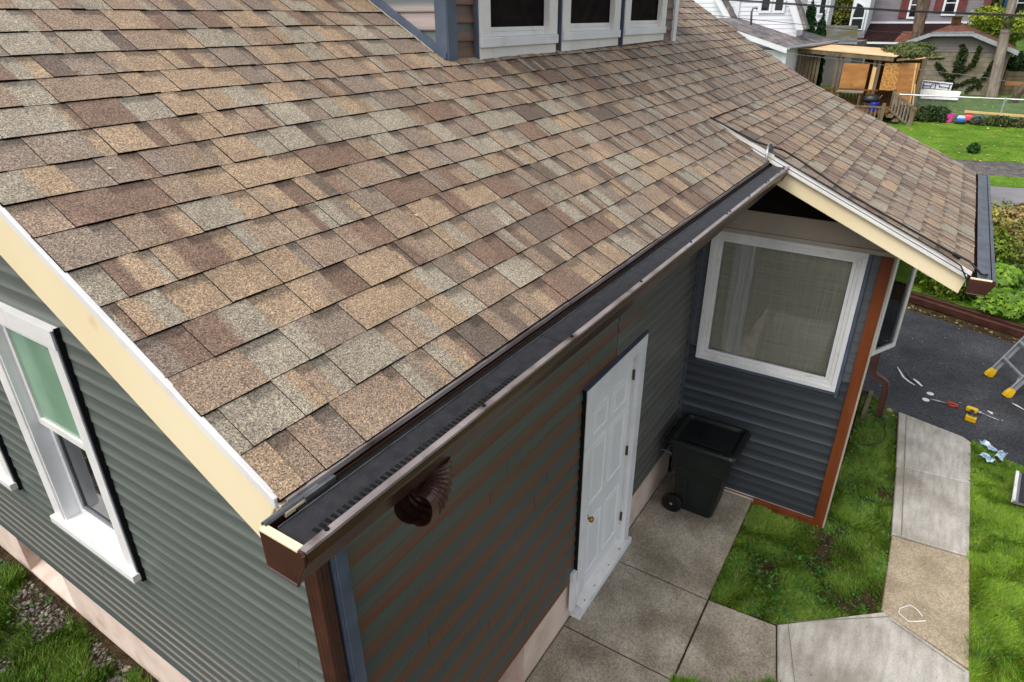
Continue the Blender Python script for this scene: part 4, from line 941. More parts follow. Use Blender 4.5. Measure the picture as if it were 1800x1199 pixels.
# ------------------------------------------------------------------ snips, discs, scraps
sn = thing('tin_snips', 'tin snips with orange handles lying open on the asphalt', 'snips', (8.33, -2.58, ZA))
pv = Vector((8.33, -2.585, ZA+.018))
for sg in (-1, 1):
    mb = MB(); mb.tube([pv+Vector((sg*.004, .0, 0)), pv+Vector((sg*.012, .06, 0)), pv+Vector((sg*.004, .13, 0))], [.010, .008, .002], 6); mb.build('blade', M['steel'], sn)
    mb = MB(); mb.tube([pv, pv+Vector((sg*.014, -.05, 0)), pv+Vector((sg*.03, -.085, 0))], .007, 6); mb.build('arm', M['steel'], sn)
    mb = MB(); mb.tube([pv+Vector((sg*.026, -.08, 0)), pv+Vector((sg*.040, -.12, 0)), pv+Vector((sg*.036, -.17, 0)), pv+Vector((sg*.010, -.20, 0))], [.010, .012, .012, .009], 8); mb.build('grip', M['red'], sn, smooth=True)
for (x, y), lab in (((8.53, -2.452), 'white round disc lying loose on the asphalt, farther of the two from the walk'), ((8.31, -2.41), 'white round disc lying against the blades of the tin snips')):
    mb = MB(); mb.rings([[(x+r*math.cos(k*.3927), y+r*math.sin(k*.3927), ZA+h) for k in range(16)] for h, r in ((.001, .046), (.006, .046), (.008, .042))]); tag(mb.build('cutout_disc', M['offwhite']), lab, 'disc', 'white discs cut out of sheet')
def ribbon(name, path, w, mat, label, cat, th=.003, group=None):
    mb = MB(); P = [Vector(p) for p in path]
    A = []
    for i, p in enumerate(P):
        t = (P[min(i+1, len(P)-1)]-P[max(i-1, 0)]).normalized(); n = t.cross(UPV).normalized(); ww = w[i] if isinstance(w, (list, tuple)) else w
        A.append([p-n*ww, p+n*ww, p+n*ww+Vector((0, 0, th)), p-n*ww+Vector((0, 0, th))])
    mb.rings(A); return tag(mb.build(name, mat, fixn=True), label, cat, group)
zz = ZA+.004
ribbon('metal_scrap', [(9.12, -1.985, zz+.02), (9.0, -2.035, zz+.01), (8.86, -2.09, zz), (8.74, -2.18, zz), (8.66, -2.25, zz+.01)], [.004, .012, .016, .014, .008], M['offwhite'], 'long curled strip of white metal trim on the asphalt', 'scrap')
ribbon('metal_scrap', [(9.05, -2.12, zz+.03), (8.92, -2.15, zz+.02), (8.78, -2.24, zz)], [.006, .014, .010], M['brown'], 'dark brown curl of cut metal between two white scraps', 'scrap')
ribbon('metal_scrap', [(8.86, -2.22, zz+.01), (8.78, -2.27, zz+.015), (8.70, -2.34, zz)], [.012, .022, .014], M['offwhite'], 'short wide white metal offcut next to the curled strips', 'scrap')
ribbon('metal_scrap', [(8.42, -3.13, zz), (8.40, -3.17, zz), (8.36, -3.18, zz)], [.010, .022, .012], M['offwhite'], 'small white scrap just past the tip of the drill bit', 'scrap')
ribbon('metal_scrap', [(8.72, -3.55, zz), (8.78, -3.46, zz+.01), (8.84, -3.42, zz)], [.005, .014, .006], M['offwhite'], 'small curved white sliver right of the near ladder foot', 'scrap')
zc = .046
mb = MB(); mb.tube([(4.06, -2.605, zc), (4.107, -2.565, zc+.004), (4.141, -2.507, zc), (4.05, -2.43, zc), (3.985, -2.425, zc), (3.925, -2.505, zc+.004), (3.97, -2.57, zc), (4.02, -2.635, zc)], .006, 6)
tag(mb.build('bent_strip', M['offwhite']), 'thin white strip bent into an open hexagon on the tan slab', 'strip')
for (x, y, a, b, c), lab in (((7.36, -3.12, .11, .05, .6), 'pale blue-white plastic wrapper at the asphalt edge'), ((7.22, -3.24, .09, .045, -.3), 'blue crumpled wrapper nearest the lawn corner'), ((7.08, -3.10, .08, .055, .9), 'grey-blue wrapper lying in the grass beside the walk')):
    mb = MB(); n = 6
    for i in range(n):
        for j in range(4):
            u, v = i/(n-1)-.5, j/3-.5; px, py = x+(u*a*math.cos(c)-v*b*math.sin(c))*2, y+(u*a*math.sin(c)+v*b*math.cos(c))*2
            mb.vert((px, py, .05+rnd.uniform(0, .05)), None)
    for i in range(n-1):
        for j in range(3): mb.face((i*4+j, i*4+j+1, i*4+j+5, i*4+j+4))
    o = mb.build('plastic_wrapper', pm('wrapper_film', (120, 160, 182), (206, 216, 222), 16, .25, .6, lo=.45, hi=.55)); so = o.modifiers.new('t', 'SOLIDIFY'); so.thickness = .003; tag(o, lab, 'wrapper', 'plastic wrappers by the drive')
pn = thing('shutter_panel', 'dark grey slatted panel with a white edge lying in the lawn', 'panel', (6.5, -3.5, .06))
mb = MB(); PX = Vector((6.24, -3.315, .085)); PU = Vector((.58, -.05, .02)); PV = Vector((.02, -.55, 0)); PN = Vector((0, 0, .03))
mb.obox(PX, PU, PV, PN); mb.build('backing', M['sash'], pn, fixn=True)
for k in range(6):
    mb = MB(); mb.obox(PX+PV*(.09+.15*k)+PN, PU, PV*.10, Vector((0, -.004, .012))); mb.build('slat', M['guardblue'] if k % 2 else M['guard'], pn, fixn=True)
mb = MB(); mb.obox(PX-PV*.02+PN*.2, PU, PV*.055, PN*1.6); mb.build('edge_strip', M['offwhite'], pn, fixn=True)
for (x, y, r), lab in (((7.70, -2.01, .05), 'tan stone by the downspout outlet, largest of the three'), ((7.50, -1.99, .035), 'small tan stone right of the downspout mouth'), ((7.60, -2.06, .025), 'smallest pebble beside the tan stones')):
    mb = MB(); rs = []
    for h, k in ((-.4, .7), (0, 1), (.45, .8), (.7, .4)):
        rs.append([(x+r*k*(1+.2*math.sin(q*2.3+x*50))*math.cos(q*.785), y+r*k*(1+.2*math.cos(q*1.7+x*30))*math.sin(q*.785), .02+r*h) for q in range(8)])
    mb.rings(rs); tag(mb.build('stone', M['stone'], fixn=True), lab, 'stone', 'stones by the downspout')
mb = MB(); mb.tube([(7.40, -1.93, .08), (7.2, -2.0, .05), (7.0, -2.03, .04), (6.8, -2.0, .04), (6.66, -1.88, .04), (6.6, -1.8, .05)], .006, 6)
tag(mb.build('loose_wire', M['cable'], smooth=True), 'dark wire loop lying in the weeds below the downspout', 'wire')
mb = MB(); mb.obox((7.25, -1.70, .02), (.75, -.02, .0), (0, -.05, 0), (0, 0, .09)); tag(mb.build('edge_plank', M['wood'], fixn=True, bevel=.004), 'short weathered plank along the foot of the wing wall', 'plank')

# ------------------------------------------------------------------ brown channels at the edge of the asphalt, shrubs behind
ed = thing('metal_channel', 'long brown metal channel lying along the edge between asphalt and hedge', 'channel', (11.5, -2.9, 0))
a0, b0 = Vector((10.75, -5.1, 0)), Vector((13.6, 1.6, 0)); dd = (b0-a0).normalized(); nn = Vector((dd.y, -dd.x, 0)) 
for off, hh in ((.0, .11), (.13, .14)):
    mb = MB(); w = .115; pr_ = [(0, 0), (0, hh), (.02, hh+.012), (w-.02, hh+.006), (w-.012, hh-.02), (w, hh-.03), (w, 0)]
    mb.extr([(p+off, q) for p, q in pr_], lambda p: a0+nn*p[0]+UPV*(p[1]+.0), lambda p: b0+nn*p[0]+UPV*(p[1]+.05)); mb.build('channel_length', M['brown'], ed, fixn=True)

def leafcloud(mb_lists, n, centers, size, c1, c2, seed, up=.3, jitter=1.0, hollow=.55):
    """many leaf faces through the volume of a few ellipsoids; centers: (x,y,z,rx,ry,rz)"""
    r = np.random.default_rng(seed); C = np.array(centers, float); vol = C[:, 3]*C[:, 4]*C[:, 5]; w = vol**.67/np.sum(vol**.67)
    k = r.choice(len(C), n, p=w); d = r.normal(size=(n, 3)); d /= np.linalg.norm(d, axis=1, keepdims=True); rad = hollow+(1-hollow)*r.random((n, 1))**.5
    lump = 1+.22*np.sin(d[:, :1]*7+k[:, None])*np.cos(d[:, 1:2]*6+k[:, None]*2)
    p = C[k, :3]+d*rad*C[k, 3:]*lump
    a = r.normal(size=(n, 3)); a /= np.linalg.norm(a, axis=1, keepdims=True); nrm = d+r.normal(0, jitter, (n, 3))+np.array([0, 0, up]); nrm /= np.linalg.norm(nrm, axis=1, keepdims=True)
    t = np.cross(nrm, a); t /= np.linalg.norm(t, axis=1, keepdims=True)+1e-9; b = np.cross(nrm, t)
    s = size*(.5+.9*r.random((n, 1)))
    V = np.stack([p-t*s, p-b*s*.45+nrm*s*.12, p+t*s, p+b*s*.45+nrm*s*.12], 1).reshape(-1, 3)
    i = np.arange(n)[:, None]*4; T = np.concatenate([i+np.array([[0, 1, 2]]), i+np.array([[0, 2, 3]])], 0)
    clump = (np.sin(p[:, 0]*5/size*.05+seed)+np.sin(p[:, 1]*6/size*.05)+np.sin(p[:, 2]*7/size*.05))/6+.5
    m = np.clip(.45*clump+.55*r.random(n), 0, 1)[:, None]; c = np.array(lin(c1))*(1-m)+np.array(lin(c2))*m
    c = c*(.75+.5*r.random((n, 1)))
    return V, T, np.repeat(c, 4, 0)
def foliage(name, sets, parent):
    Vs, Ts, Cs, b = [], [], [], 0
    for V, T, C in sets: Vs.append(V); Ts.append(T+b); Cs.append(C); b += len(V)
    return fast(name, np.vstack(Vs), np.vstack(Ts), np.vstack(Cs), M['leaf'], parent)
def plant(name, label, cat, loc, sets, stems=(), group=None, part='foliage', smat='trunk'):
    t = thing(name, label, cat, loc, group); foliage(part, sets, t)
    for path, rr in stems:
        mb = MB(); mb.tube(path, rr, 7); mb.build('trunk' if cat == 'tree' else 'stem', M[smat], t, smooth=True)
    return t
def stems_for(x, y, z, n, h, sp, seed):
    r = random.Random(seed); o = []
    for i in range(n):
        a = r.random()*6.28; o.append(([(x+r.uniform(-.1, .1), y+r.uniform(-.2, .2), z), (x+math.cos(a)*sp*.5, y+math.sin(a)*sp*.5, z+h*.55), (x+math.cos(a)*sp, y+math.sin(a)*sp, z+h)], [.022, .016, .006]))
    return o
def hedge(name, label, cs, n, size, c1, c2, seed, extra=None, **k):
    x, y, z = np.mean([c[:3] for c in cs], 0); sets = [leafcloud(None, n, cs, size, c1, c2, seed, **k)]
    if extra: sets.append(leafcloud(None, *extra))
    plant(name, label, 'shrub', (x, y, gz(x)), sets, sum((stems_for(c[0], c[1], gz(c[0]), 5, c[2]+c[5]*.5-gz(c[0]), c[4]*.7, seed+i) for i, c in enumerate(cs)), []), 'shrubs behind the brown channels', smat='wood')
hedge('hedge_shrub', 'dense olive green shrub behind the open casement windows, left end of the hedge', [(12.9, -1.2, .5, .55, .9, .62), (13.9, -1.3, .65, .8, 1.0, .75), (13.2, .3, .6, .8, 1.0, .7)], 15000, .045, (52, 82, 22), (122, 148, 44), 21)
hedge('hedge_shrub', 'dark green shrub with yellowing tips under the brown gutter end', [(12.7, -2.5, .45, .5, .55, .55), (13.6, -2.7, .6, .75, .8, .7), (14.6, -2.4, .65, .7, .9, .7)], 14000, .042, (48, 78, 22), (128, 152, 40), 22, (1200, [(14.4, -2.7, .95, .6, .7, .45)], .05, (176, 156, 60), (206, 190, 100), 23))
hedge('hedge_shrub', 'pale tawny flowering shrub between the street lawn and the bright vine', [(14.3, -3.6, .6, .9, .8, .68), (15.3, -3.3, .7, .9, .9, .62), (15.2, -4.8, .7, .9, .9, .7)], 15000, .045, (82, 96, 40), (160, 160, 84), 24, (2600, [(14.9, -3.5, .98, .8, .7, .42)], .05, (158, 128, 88), (204, 182, 116), 25))
def vine(cs, n, seed):
    """large five-lobed leaves"""
    r = np.random.default_rng(seed); Vs, Ts, Cs, b = [], [], [], 0
    C = np.array(cs, float)
    for i in range(n):
        c = C[r.integers(len(C))]; d = r.normal(size=3); d[2] = abs(d[2]); d /= np.linalg.norm(d); p = c[:3]+d*c[3:]*(.8+.25*r.random())
        nv = d*.6+np.array([-.5, -.2, .7])+r.normal(0, .35, 3); nv /= np.linalg.norm(nv); t = np.cross(nv, r.normal(size=3)); t /= np.linalg.norm(t); q = np.cross(nv, t); s = .06*(.6+.9*r.random())
        pts = [p-t*s*.2]
        for k in range(11):
            a = -2.5+5*k/10; rr = s*(1.0 if k % 2 == 0 else .62); pts.append(p+(t*math.cos(a)+q*math.sin(a))*rr+nv*(.1*s*(k % 2)))
        Vs += pts; Ts += [(b, b+j, b+j+1) for j in range(1, 11)]; b += 12
        m = r.random(); cc = (np.array(lin((66, 108, 22)))*(1-m)+np.array(lin((128, 162, 42)))*m)*(.8+.4*r.random()); Cs += [cc]*12
    return np.array(Vs), np.array(Ts), np.array(Cs)
plant('vine_shrub', 'bright yellow-green large-leaved vine hanging over the brown channels, right end of the hedge', 'shrub', (12.1, -3.4, 0), [vine([(12.0, -3.35, .25, .35, .45, .32), (12.5, -3.1, .45, .5, .5, .4), (12.3, -4.2, .4, .5, .6, .45)], 900, 31), leafcloud(None, 7000, [(12.7, -3.4, .35, .6, .7, .45), (12.6, -4.3, .35, .6, .7, .5)], .045, (40, 74, 18), (92, 132, 34), 32)], stems_for(12.4, -3.5, 0, 6, .6, .5, 5), 'shrubs behind the brown channels', smat='wood')

# ------------------------------------------------------------------ the yards behind
def lapwall(name, mat, parent, x, y0, y1, z0, z1, pitch, top=None, th=.025):
    """clapboard face looking to -X, one relief mesh (rows too fine to tell apart one by one)"""
    mb = MB(); z = z0
    while z < z1-.001:
        ze = min(z+pitch, z1); a, b = y0, y1
        if top: a, b = top(z+pitch*.5)
        if b-a > .02: mb.prism([(x-th, a, z), (x-th*.25, a, ze), (x+.05, a, ze), (x+.05, a, z)], [(x-th, b, z), (x-th*.25, b, ze), (x+.05, b, ze), (x+.05, b, z)])
        z = ze
    return stuff(mb.build(name, mat, parent, fixn=True))
def bpart(name, mat, parent, *boxes, bevel=0):
    mb = MB()
    for b in boxes: mb.box(*b)
    return mb.build(name, mat, parent, bevel=bevel)
def win(parent, x, y0, y1, z0, z1, fr=.09, rail=True, glass='glassdark', frame='farwhite'):
    mb = MB(); pl = lambda u, z, d: (x-d, u, z); frame_rect(mb, pl, y0, y1, z0, z1, fr, -.03, .05)
    if rail: mb.box(x-.04, x+.03, y0+fr, y1-fr, (z0+z1)/2-.03, (z0+z1)/2+.03)
    w = mb.build('window', M[frame], parent, fixn=True)
    mb = MB(); mb.box(x-.012, x, y0+fr, y1-fr, z0+fr, z1-fr); mb.build('pane', M[glass], w); return w
# white house with the grey side roof
h = thing('white_house', 'white clapboard house with a low weathered grey roof, beyond our roof edge at left', 'house', (31, 7, gz(31)))
bpart('wall', M['farwhite'], h, (31.06, 32.2, 4.62, 14, gz(31)-.3, 9)); lapwall('clapboard', M['farwhite'], h, 31.0, 4.62, 14, 4.0, 8.0, .17)
bpart('corner_board', M['farwhite'], h, (30.9, 31.1, 7.16, 7.36, 3.8, 8))
for y in (6.06, 5.50): win(h, 30.97, y-.26, y+.26, 4.93, 6.4, .10)
for (ya, za, yb, zb) in ((8.34, 5.7, 7.40, 4.45), (5.16, 5.5, 4.56, 4.30)):
    mb = MB(); mb.prism([(30.5, ya, za), (30.5, ya-.3, za), (30.5, yb-.3, zb), (30.5, yb, zb)], [(30.98, ya, za), (30.98, ya-.3, za), (30.98, yb-.3, zb), (30.98, yb, zb)]); mb.build('rake_board', M['farwhite'], h, fixn=True)
    mb = MB(); mb.prism([(30.45, ya-.301, za+.03), (30.45, ya-.44, za+.03), (30.45, yb-.44, zb+.03), (30.45, yb-.301, zb+.03)], [(31, ya-.301, za+.03), (31, ya-.44, za+.03), (31, yb-.44, zb+.03), (31, yb-.301, zb+.03)]); mb.build('rake_edge', M['greyroof'], h, fixn=True)
q = [(28, 7.6, 4.74), (28, 4.27, 3.75), (34, 3.42, 3.82), (34, 6.8, 4.8)]
mb = MB(); mb.prism([(x, y, z-.05) for x, y, z in q], [(x, y, z) for x, y, z in q]); mb.build('side_roof', M['greyroof'], h, fixn=True)
mb = MB(); mb.prism([(27.96, 7.6, 4.68), (27.96, 4.27, 3.69), (27.96, 4.27, 3.5), (27.96, 7.6, 4.5)], [(28.06, 7.6, 4.68), (28.06, 4.27, 3.69), (28.06, 4.27, 3.5), (28.06, 7.6, 4.5)]); mb.build('rake_fascia', M['farwhite'], h, fixn=True)
mb = MB(); mb.tube([(27.95, 4.22, 3.69), (34, 3.37, 3.77)], .06, 8); mb.build('eave_gutter', M['wire'], h)
bpart('side_wall', M['farwhite'], h, (28.3, 33.8, 4.35, 8, gz(28)-.3, 3.6)); lapwall('clapboard', M['farwhite'], h, 28.27, 4.35, 8, 1.2, 3.6, .16)
bpart('corner_board', M['farwhite'], h, (28.2, 28.32, 4.3, 4.5, 1.2, 3.58))
mb = MB(); mb.tube([(30.2, 6.35, 4.3), (30.2, 6.42, 5.0), (30.2, 6.38, 5.12), (30.2, 6.28, 5.15), (30.2, 6.2, 5.08)], .045, 8); mb.build('service_mast', M['steel'], h, smooth=True)
h = thing('white_house', 'white house with one tall dark window, standing behind the two pointed evergreens', 'house', (40, 6, gz(40)))
bpart('wall', M['farwhite'], h, (40.05, 41.2, 4.95, 12, gz(40)-.3, 9)); lapwall('clapboard', M['farwhite'], h, 40, 4.95, 12, 3.8, 8, .24)
win(h, 39.97, 5.08, 5.52, 4.84, 6.6, .1, False); bpart('wing_wall', M['farwhite'], h, (39.05, 40, 4.0, 6.6, gz(39)-.3, 3.3)); lapwall('clapboard', M['farwhite'], h, 39, 4.0, 6.6, 1.9, 3.2, .2)
win(h, 38.97, 4.02, 4.42, 1.95, 2.85, .07)
def cypress(x, y, z0, z1, r, lab, seed):
    z0 = gz(x); n = 9; cs = []
    for i in range(n):
        t = i/(n-1); rr = r*(1-t)**.62*(.7+.3*min(1, t*5))+.04; cs.append((x, y, z0+.2+(z1-z0-.3)*t, rr, rr, (z1-z0)/n*.9))
    plant('evergreen_tree', lab, 'tree', (x, y, z0), [leafcloud(None, 26000, cs, .06, (20, 58, 22), (52, 100, 40), seed, up=.8)], [([(x, y, z0), (x, y, z1-.5)], [.07, .02])], 'pointed evergreens by the white house', 'crown')
cypress(34, 4.74, 3.2, 5.45, .60, 'taller of the two pointed evergreens by the white house', 41)
cypress(34, 4.18, 3.2, 4.85, .46, 'shorter pointed evergreen on the right of its pair', 42)
# mossy roofed shed
h = thing('garden_shed', 'low shed with a mossy grey shingle roof beside the evergreens', 'shed', (38, 3.5, gz(38)))
mb = MB(); q = [(36, 4.9, 3.68), (36, 2.82, 3.70), (39, 3.3, 4.36), (39, 4.9, 4.40)]; mb.prism([(x, y, z-.06) for x, y, z in q], q); mb.build('roof', M['moss'], h, fixn=True)
bpart('wall', M['greysid'], h, (36.3, 41, 2.95, 4.9, gz(36)-.3, 3.66)); bpart('eave_board', M['wire'], h, (35.93, 36.02, 2.8, 4.9, 3.60, 3.69))
# mauve house with maroon trim
h = thing('mauve_house', 'mauve clapboard house with maroon shutters and a dark maroon lower roof', 'house', (55, 1.5, gz(55)))
bpart('wall', M['mauve'], h, (55.06, 64, -2.1, 4.95, 2.5, 10)); lapwall('clapboard', M['mauve'], h, 55, -1.80, 4.55, 4.45, 9, .15)
bpart('corner_board', M['maroon'], h, (54.9, 55.1, 4.56, 4.99, 3.8, 9)); bpart('corner_board', M['maroon'], h, (54.9, 55.1, -2.2, -1.81, 3.4, 9))
bpart('water_table', M['farwhite'], h, (54.9, 55.08, -1.80, 4.55, 4.32, 4.44))
for ya, yb in ((1.72, 2.42), (-.40, .42)):
    win(h, 54.95, ya, yb, 4.78 if ya < 0 else 4.6, 6.3, .13)
    bpart('shutter', M['maroon'], h, (54.9, 55.0, yb+.01, yb+.50, 5.0 if ya < 0 else 4.65, 6.3)); bpart('shutter', M['maroon'], h, (54.9, 55.0, ya-.50, ya-.01, 5.0 if ya < 0 else 4.65, 6.3))
mb = MB(); q = [(52, 5.05, 3.24), (52, -1.2, 3.24), (54.9, -2.1, 4.31), (54.9, 4.75, 4.31)]; mb.prism([(x, y, z-.08) for x, y, z in q], q); mb.build('lower_roof', M['maroof'], h, fixn=True)
mb = MB(); q = [(52, 2.6, 3.262), (52, 1.45, 3.262), (53.6, 1.4, 3.852), (53.6, 2.3, 3.852)]; mb.prism([(x, y, z-.02) for x, y, z in q], q); mb.build('new_shingle_patch', M['redroof'], h, fixn=True)
bpart('eave_gutter', M['farwhite'], h, (51.88, 52.0, -1.2, 5.05, 3.12, 3.24)); bpart('lower_wall', M['mauve'], h, (52.3, 55, -1, 5, gz(52)-.3, 3.16))
bpart('bay', M['mauve'], h, (52.6, 55, 4.5, 5.62, 2.5, 3.86)); bpart('bay_upper', M['farwhite'], h, (52.75, 55, 4.55, 5.60, 3.86, 7)); lapwall('clapboard', M['mauve'], h, 52.58, 4.5, 5.62, 2.6, 3.8, .15)
aw = MB(); pts = [(5.50, 3.95), (4.75, 3.95), (4.75, 5.0)]+[(4.75+.75*(1-math.cos(a*math.pi/16)), 5.0+.62*math.sin(a*math.pi/16)) for a in range(1, 8)]+[(5.42, 5.28), (5.50, 4.85)]
aw.prism([(52.66, y, z) for y, z in pts], [(52.74, y, z) for y, z in pts]); AW = aw.build('arched_window', M['glassdark'], h, fixn=True)
mb = MB(); P_ = [(52.64, y, z) for y, z in pts]+[(52.64, *pts[0])]; mb.tube(P_, .06, 6); mb.tube([(52.64, 5.5, 4.65), (52.64, 4.75, 4.65)], .05, 6); mb.build('window_frame', M['farwhite'], AW)
# block garage with clipped gable
h = thing('block_garage', 'garage with block walls, grey clapboard gable and a clipped brown roof with chimney', 'garage', (35.5, -1, gz(35.5)))
bpart('block_wall', M['mortar'], h, (35.53, 42, -3.25, 1.28, gz(35)-.4, 3.36))
mb = MB()
for r_ in range(10):
    zb = 1.42+r_*.195; y = -3.25+(.2 if r_ % 2 else 0)
    if r_ % 2: mb.box(35.505, 35.56, -3.25, -3.062, zb, zb+.183)
    while y < 1.26:
        ye = min(y+.388, 1.28); d = rnd.uniform(-.006, .006); mb.box(35.505+d, 35.56, y, ye, zb, zb+.183); y += .40
stuff(mb.build('block', M['block'], h))
gt = lambda z: (max(-3.2, -3.2+(z-3.46)/.70*1.5) if z > 3.46 else -3.25, min(1.2, 1.2-(z-3.46)/.6*1.42) if z > 3.46 else 1.26)
lapwall('clapboard', M['greysid'], h, 35.5, -3, 1, 3.37, 4.06, .115, gt)
RP = [(1.54, 3.46), (-.22, 4.16), (-1.69, 4.18), (-3.52, 3.46)]; rg = (37.6, -.98, 4.52)
mb = MB(); A_ = [mb.vert((35.15, y, z)) for y, z in RP]; r0 = mb.vert(rg); r1 = mb.vert((42, -.98, 4.52)); e0 = mb.vert((42, 1.54, 3.46)); e1 = mb.vert((42, -3.52, 3.46))
mb.face((A_[0], A_[1], r0, r1, e0)); mb.face((A_[1], A_[2], r0)); mb.face((A_[2], A_[3], e1, r1, r0)); mb.build('roof', M['redroof'], h)
for (a, b), (c, d) in zip(RP, RP[1:]):
    mb = MB(); mb.prism([(35.1, a, b), (35.1, c, d), (35.1, c, d-.17), (35.1, a, b-.17)], [(35.2, a, b+.0), (35.2, c, d), (35.2, c, d-.17), (35.2, a, b-.17)]); mb.build('rake_board', M['wire'], h, fixn=True)
ch = bpart('chimney', M['chim'], h, (36.8, 37.2, -1.13, -.76, 4.0, 4.72), (36.76, 37.24, -1.16, -.73, 4.72, 4.78)); bpart('chimney_flashing', M['farwhite'], ch, (36.72, 36.79, -1.2, -.72, 4.14, 4.26))
def ivy():
    sets = []; br = [[(-1.45, 1.7), (-1.35, 2.3), (-1.55, 2.8), (-1.62, 3.35), (-1.45, 3.6)], [(-1.35, 2.3), (-.95, 2.6), (-.7, 2.85)], [(-1.6, 2.5), (-2.05, 2.9), (-2.1, 3.5)], [(-1.5, 1.9), (-2.2, 2.3), (-2.5, 2.0)], [(-2.1, 1.8), (-2.6, 2.4), (-2.75, 3.0)]]
    t = thing('ivy', 'dark ivy climbing the grey block wall of the garage', 'ivy', (35.4, -1.6, gz(35.4))); cs = []
    for b in br:
        for (y0, z0), (y1, z1) in zip(b, b[1:]):
            for k in range(5): f = k/4; cs.append((35.44, y0+(y1-y0)*f, z0+(z1-z0)*f, .05, .10, .11))
        mb = MB(); mb.tube([(35.47, y, z) for y, z in b], .03, 6); mb.build('stem', M['trunk'], t)
    cs += [(35.4, -1.55, 3.2, .08, .22, .28), (35.4, -1.5, 2.9, .08, .2, .25), (35.4, -1.35, 2.1, .08, .2, .3)]
    foliage('foliage', [leafcloud(None, 3600, cs, .06, (40, 58, 26), (84, 98, 46), 51, up=0)], t)
ivy()
# plywood-roofed lean-to
h = thing('plywood_shelter', 'half-built shelter with fresh plywood roof and plywood wall sheets behind the deck', 'shelter', (31.5, 2, gz(31)))
q = [(30.4, 4.30, 3.63), (30.4, .62, 3.37), (33, .22, 3.50), (33, 3.8, 3.70)]; mb = MB(); mb.prism([(x, y, z-.03) for x, y, z in q], q); mb.build('roof_sheet', M['plytop'], h, fixn=True)
mb = MB(); mb.prism([(30.42, 4.32, 3.59), (30.42, .68, 3.33), (30.42, .68, 3.18), (30.42, 4.32, 3.44)], [(30.5, 4.32, 3.59), (30.5, .68, 3.33), (30.5, .68, 3.18), (30.5, 4.32, 3.44)]); mb.build('front_beam', M['wood'], h, fixn=True)
for y, w in ((4.2, .1), (2.72, .09), (2.55, .06), (1.33, .10), (1.16, .12), (.36, .08), (-.38, .14)): bpart('post', M['wood'], h, (30.55, 30.65, y-w/2, y+w/2, gz(30.5)-.2, 3.3))
bpart('plywood_sheet', M['ply'], h, (30.51, 30.535, 1.50, 2.47, 2.12, 3.07)); bpart('strand_board_sheet', M['osb'], h, (30.51, 30.535, .38, .96, 2.10, 3.12)); bpart('plywood_sheet', M['ply'], h, (30.50, 30.53, -.27, .375, 1.58, 3.14))
bpart('stud', M['woodlt'], h, (30.50, 30.54, 1.22, 1.36, 2.1, 2.95)); bpart('back_wall', M['deckwood'], h, (32.2, 32.3, -.3, 1.9, 1.4, 3.4))
for i in range(6): bpart('wall_board', M['wood'], h, (30.7, 30.74, 3.42+i*.14, 3.53+i*.14, 1.4, 3.4))
mb = MB(); mb.tube([(30.35, -.14, 3.15), (30.2, -.29, 1.4)], .03, 6); mb.build('prop_pole', M['woodlt'], h); mb = MB(); mb.tube([(30.3, -.27, 2.4), (30.15, -.42, 1.4)], .025, 6); mb.build('prop_pole', M['woodlt'], h)
for i in range(7):
    mb = MB(); y = .55-i*.2; mb.obox((30.3+.1*i, y, 3.2+.02*i), (rnd.uniform(-.1, .3), rnd.uniform(-.5, -.2), rnd.uniform(-.02, .08)), (.5, .1, .03), (0, 0, .03)); mb.build('broken_board', M['plytop'] if i % 2 else M['wood'], h, fixn=True)
plant('brush_pile', 'heap of cut evergreen brush lying on the collapsed end of the shelter roof', 'brush', (31.5, 0, 3.3), [leafcloud(None, 7000, [(31.3, .1, 3.42, .8, .75, .16), (32.2, .5, 3.5, .9, .9, .22), (31.4, -.6, 3.34, .5, .45, .1), (33.6, .3, 3.6, .7, .8, .2)], .06, (52, 72, 34), (120, 128, 72), 53)])
# deck, stairs, things on it
h = thing('wooden_deck', 'weathered wooden deck with railings and steps down to the lawn', 'deck', (29.2, 1.2, gz(29)))
bpart('deck_floor', M['deckwood'], h, (28.05, 30.4, .3, 4.2, 1.42, 1.50))
for x, z0, z1, y0, y1 in ((30.3, 1.5, 2.12, .98, 4.2), (28.0, 1.1, 1.74, .45, 4.2)):
    rl = bpart('railing', M['deckwood'] if x > 29 else M['wood'], h, (x-.05, x+.07, y0, y1, z1-.05, z1), (x, x+.05, y0, y1, z0+.05, z0+.12))
    mb = MB(); y = y0+.08
    while y < y1: mb.box(x, x+.04, y, y+.05, z0+.12, z1-.05); y += .14
    stuff(mb.build('baluster', M['deckwood'] if x > 29 else M['wood'], rl))
for x, y, z in ((28, .45, 1.86), (28.0, -.55, 1.66), (29.3, .30, 2.25), (29.0, .1, 2.1)): bpart('post', M['wood'], h, (x-.06, x+.06, y-.06, y+.06, gz(x)-.2, z))
mb = MB(); a, b = Vector((28.6, .30, 2.18)), Vector((27.9, -.58, 1.66)); mb.obox(a, b-a, Vector((.1, -.08, 0)), Vector((0, 0, .06))); mb.obox(a-Vector((0, 0, .62)), b-a, Vector((.05, -.04, 0)), Vector((0, 0, .05)))
rl = mb.build('stair_railing', M['wood'], h, fixn=True)
for k in range(7):
    p = a+(b-a)*(.12+.13*k); mb = MB(); mb.obox(p-Vector((0, 0, .60)), (.035, -.03, 0), (.03, .035, 0), (0, 0, .62)); mb.build('baluster', M['polewood'], rl, fixn=True)
for k in range(4): bpart('step', M['wood'], h, (28.0-.0, 28.9, .30-.22*(k+1), .30-.22*k, 1.36-.14*k, 1.42-.14*k))
gr = thing('barbecue', 'dark round-lidded barbecue grill standing on the deck', 'barbecue', (29.2, 1.05, 1.5))
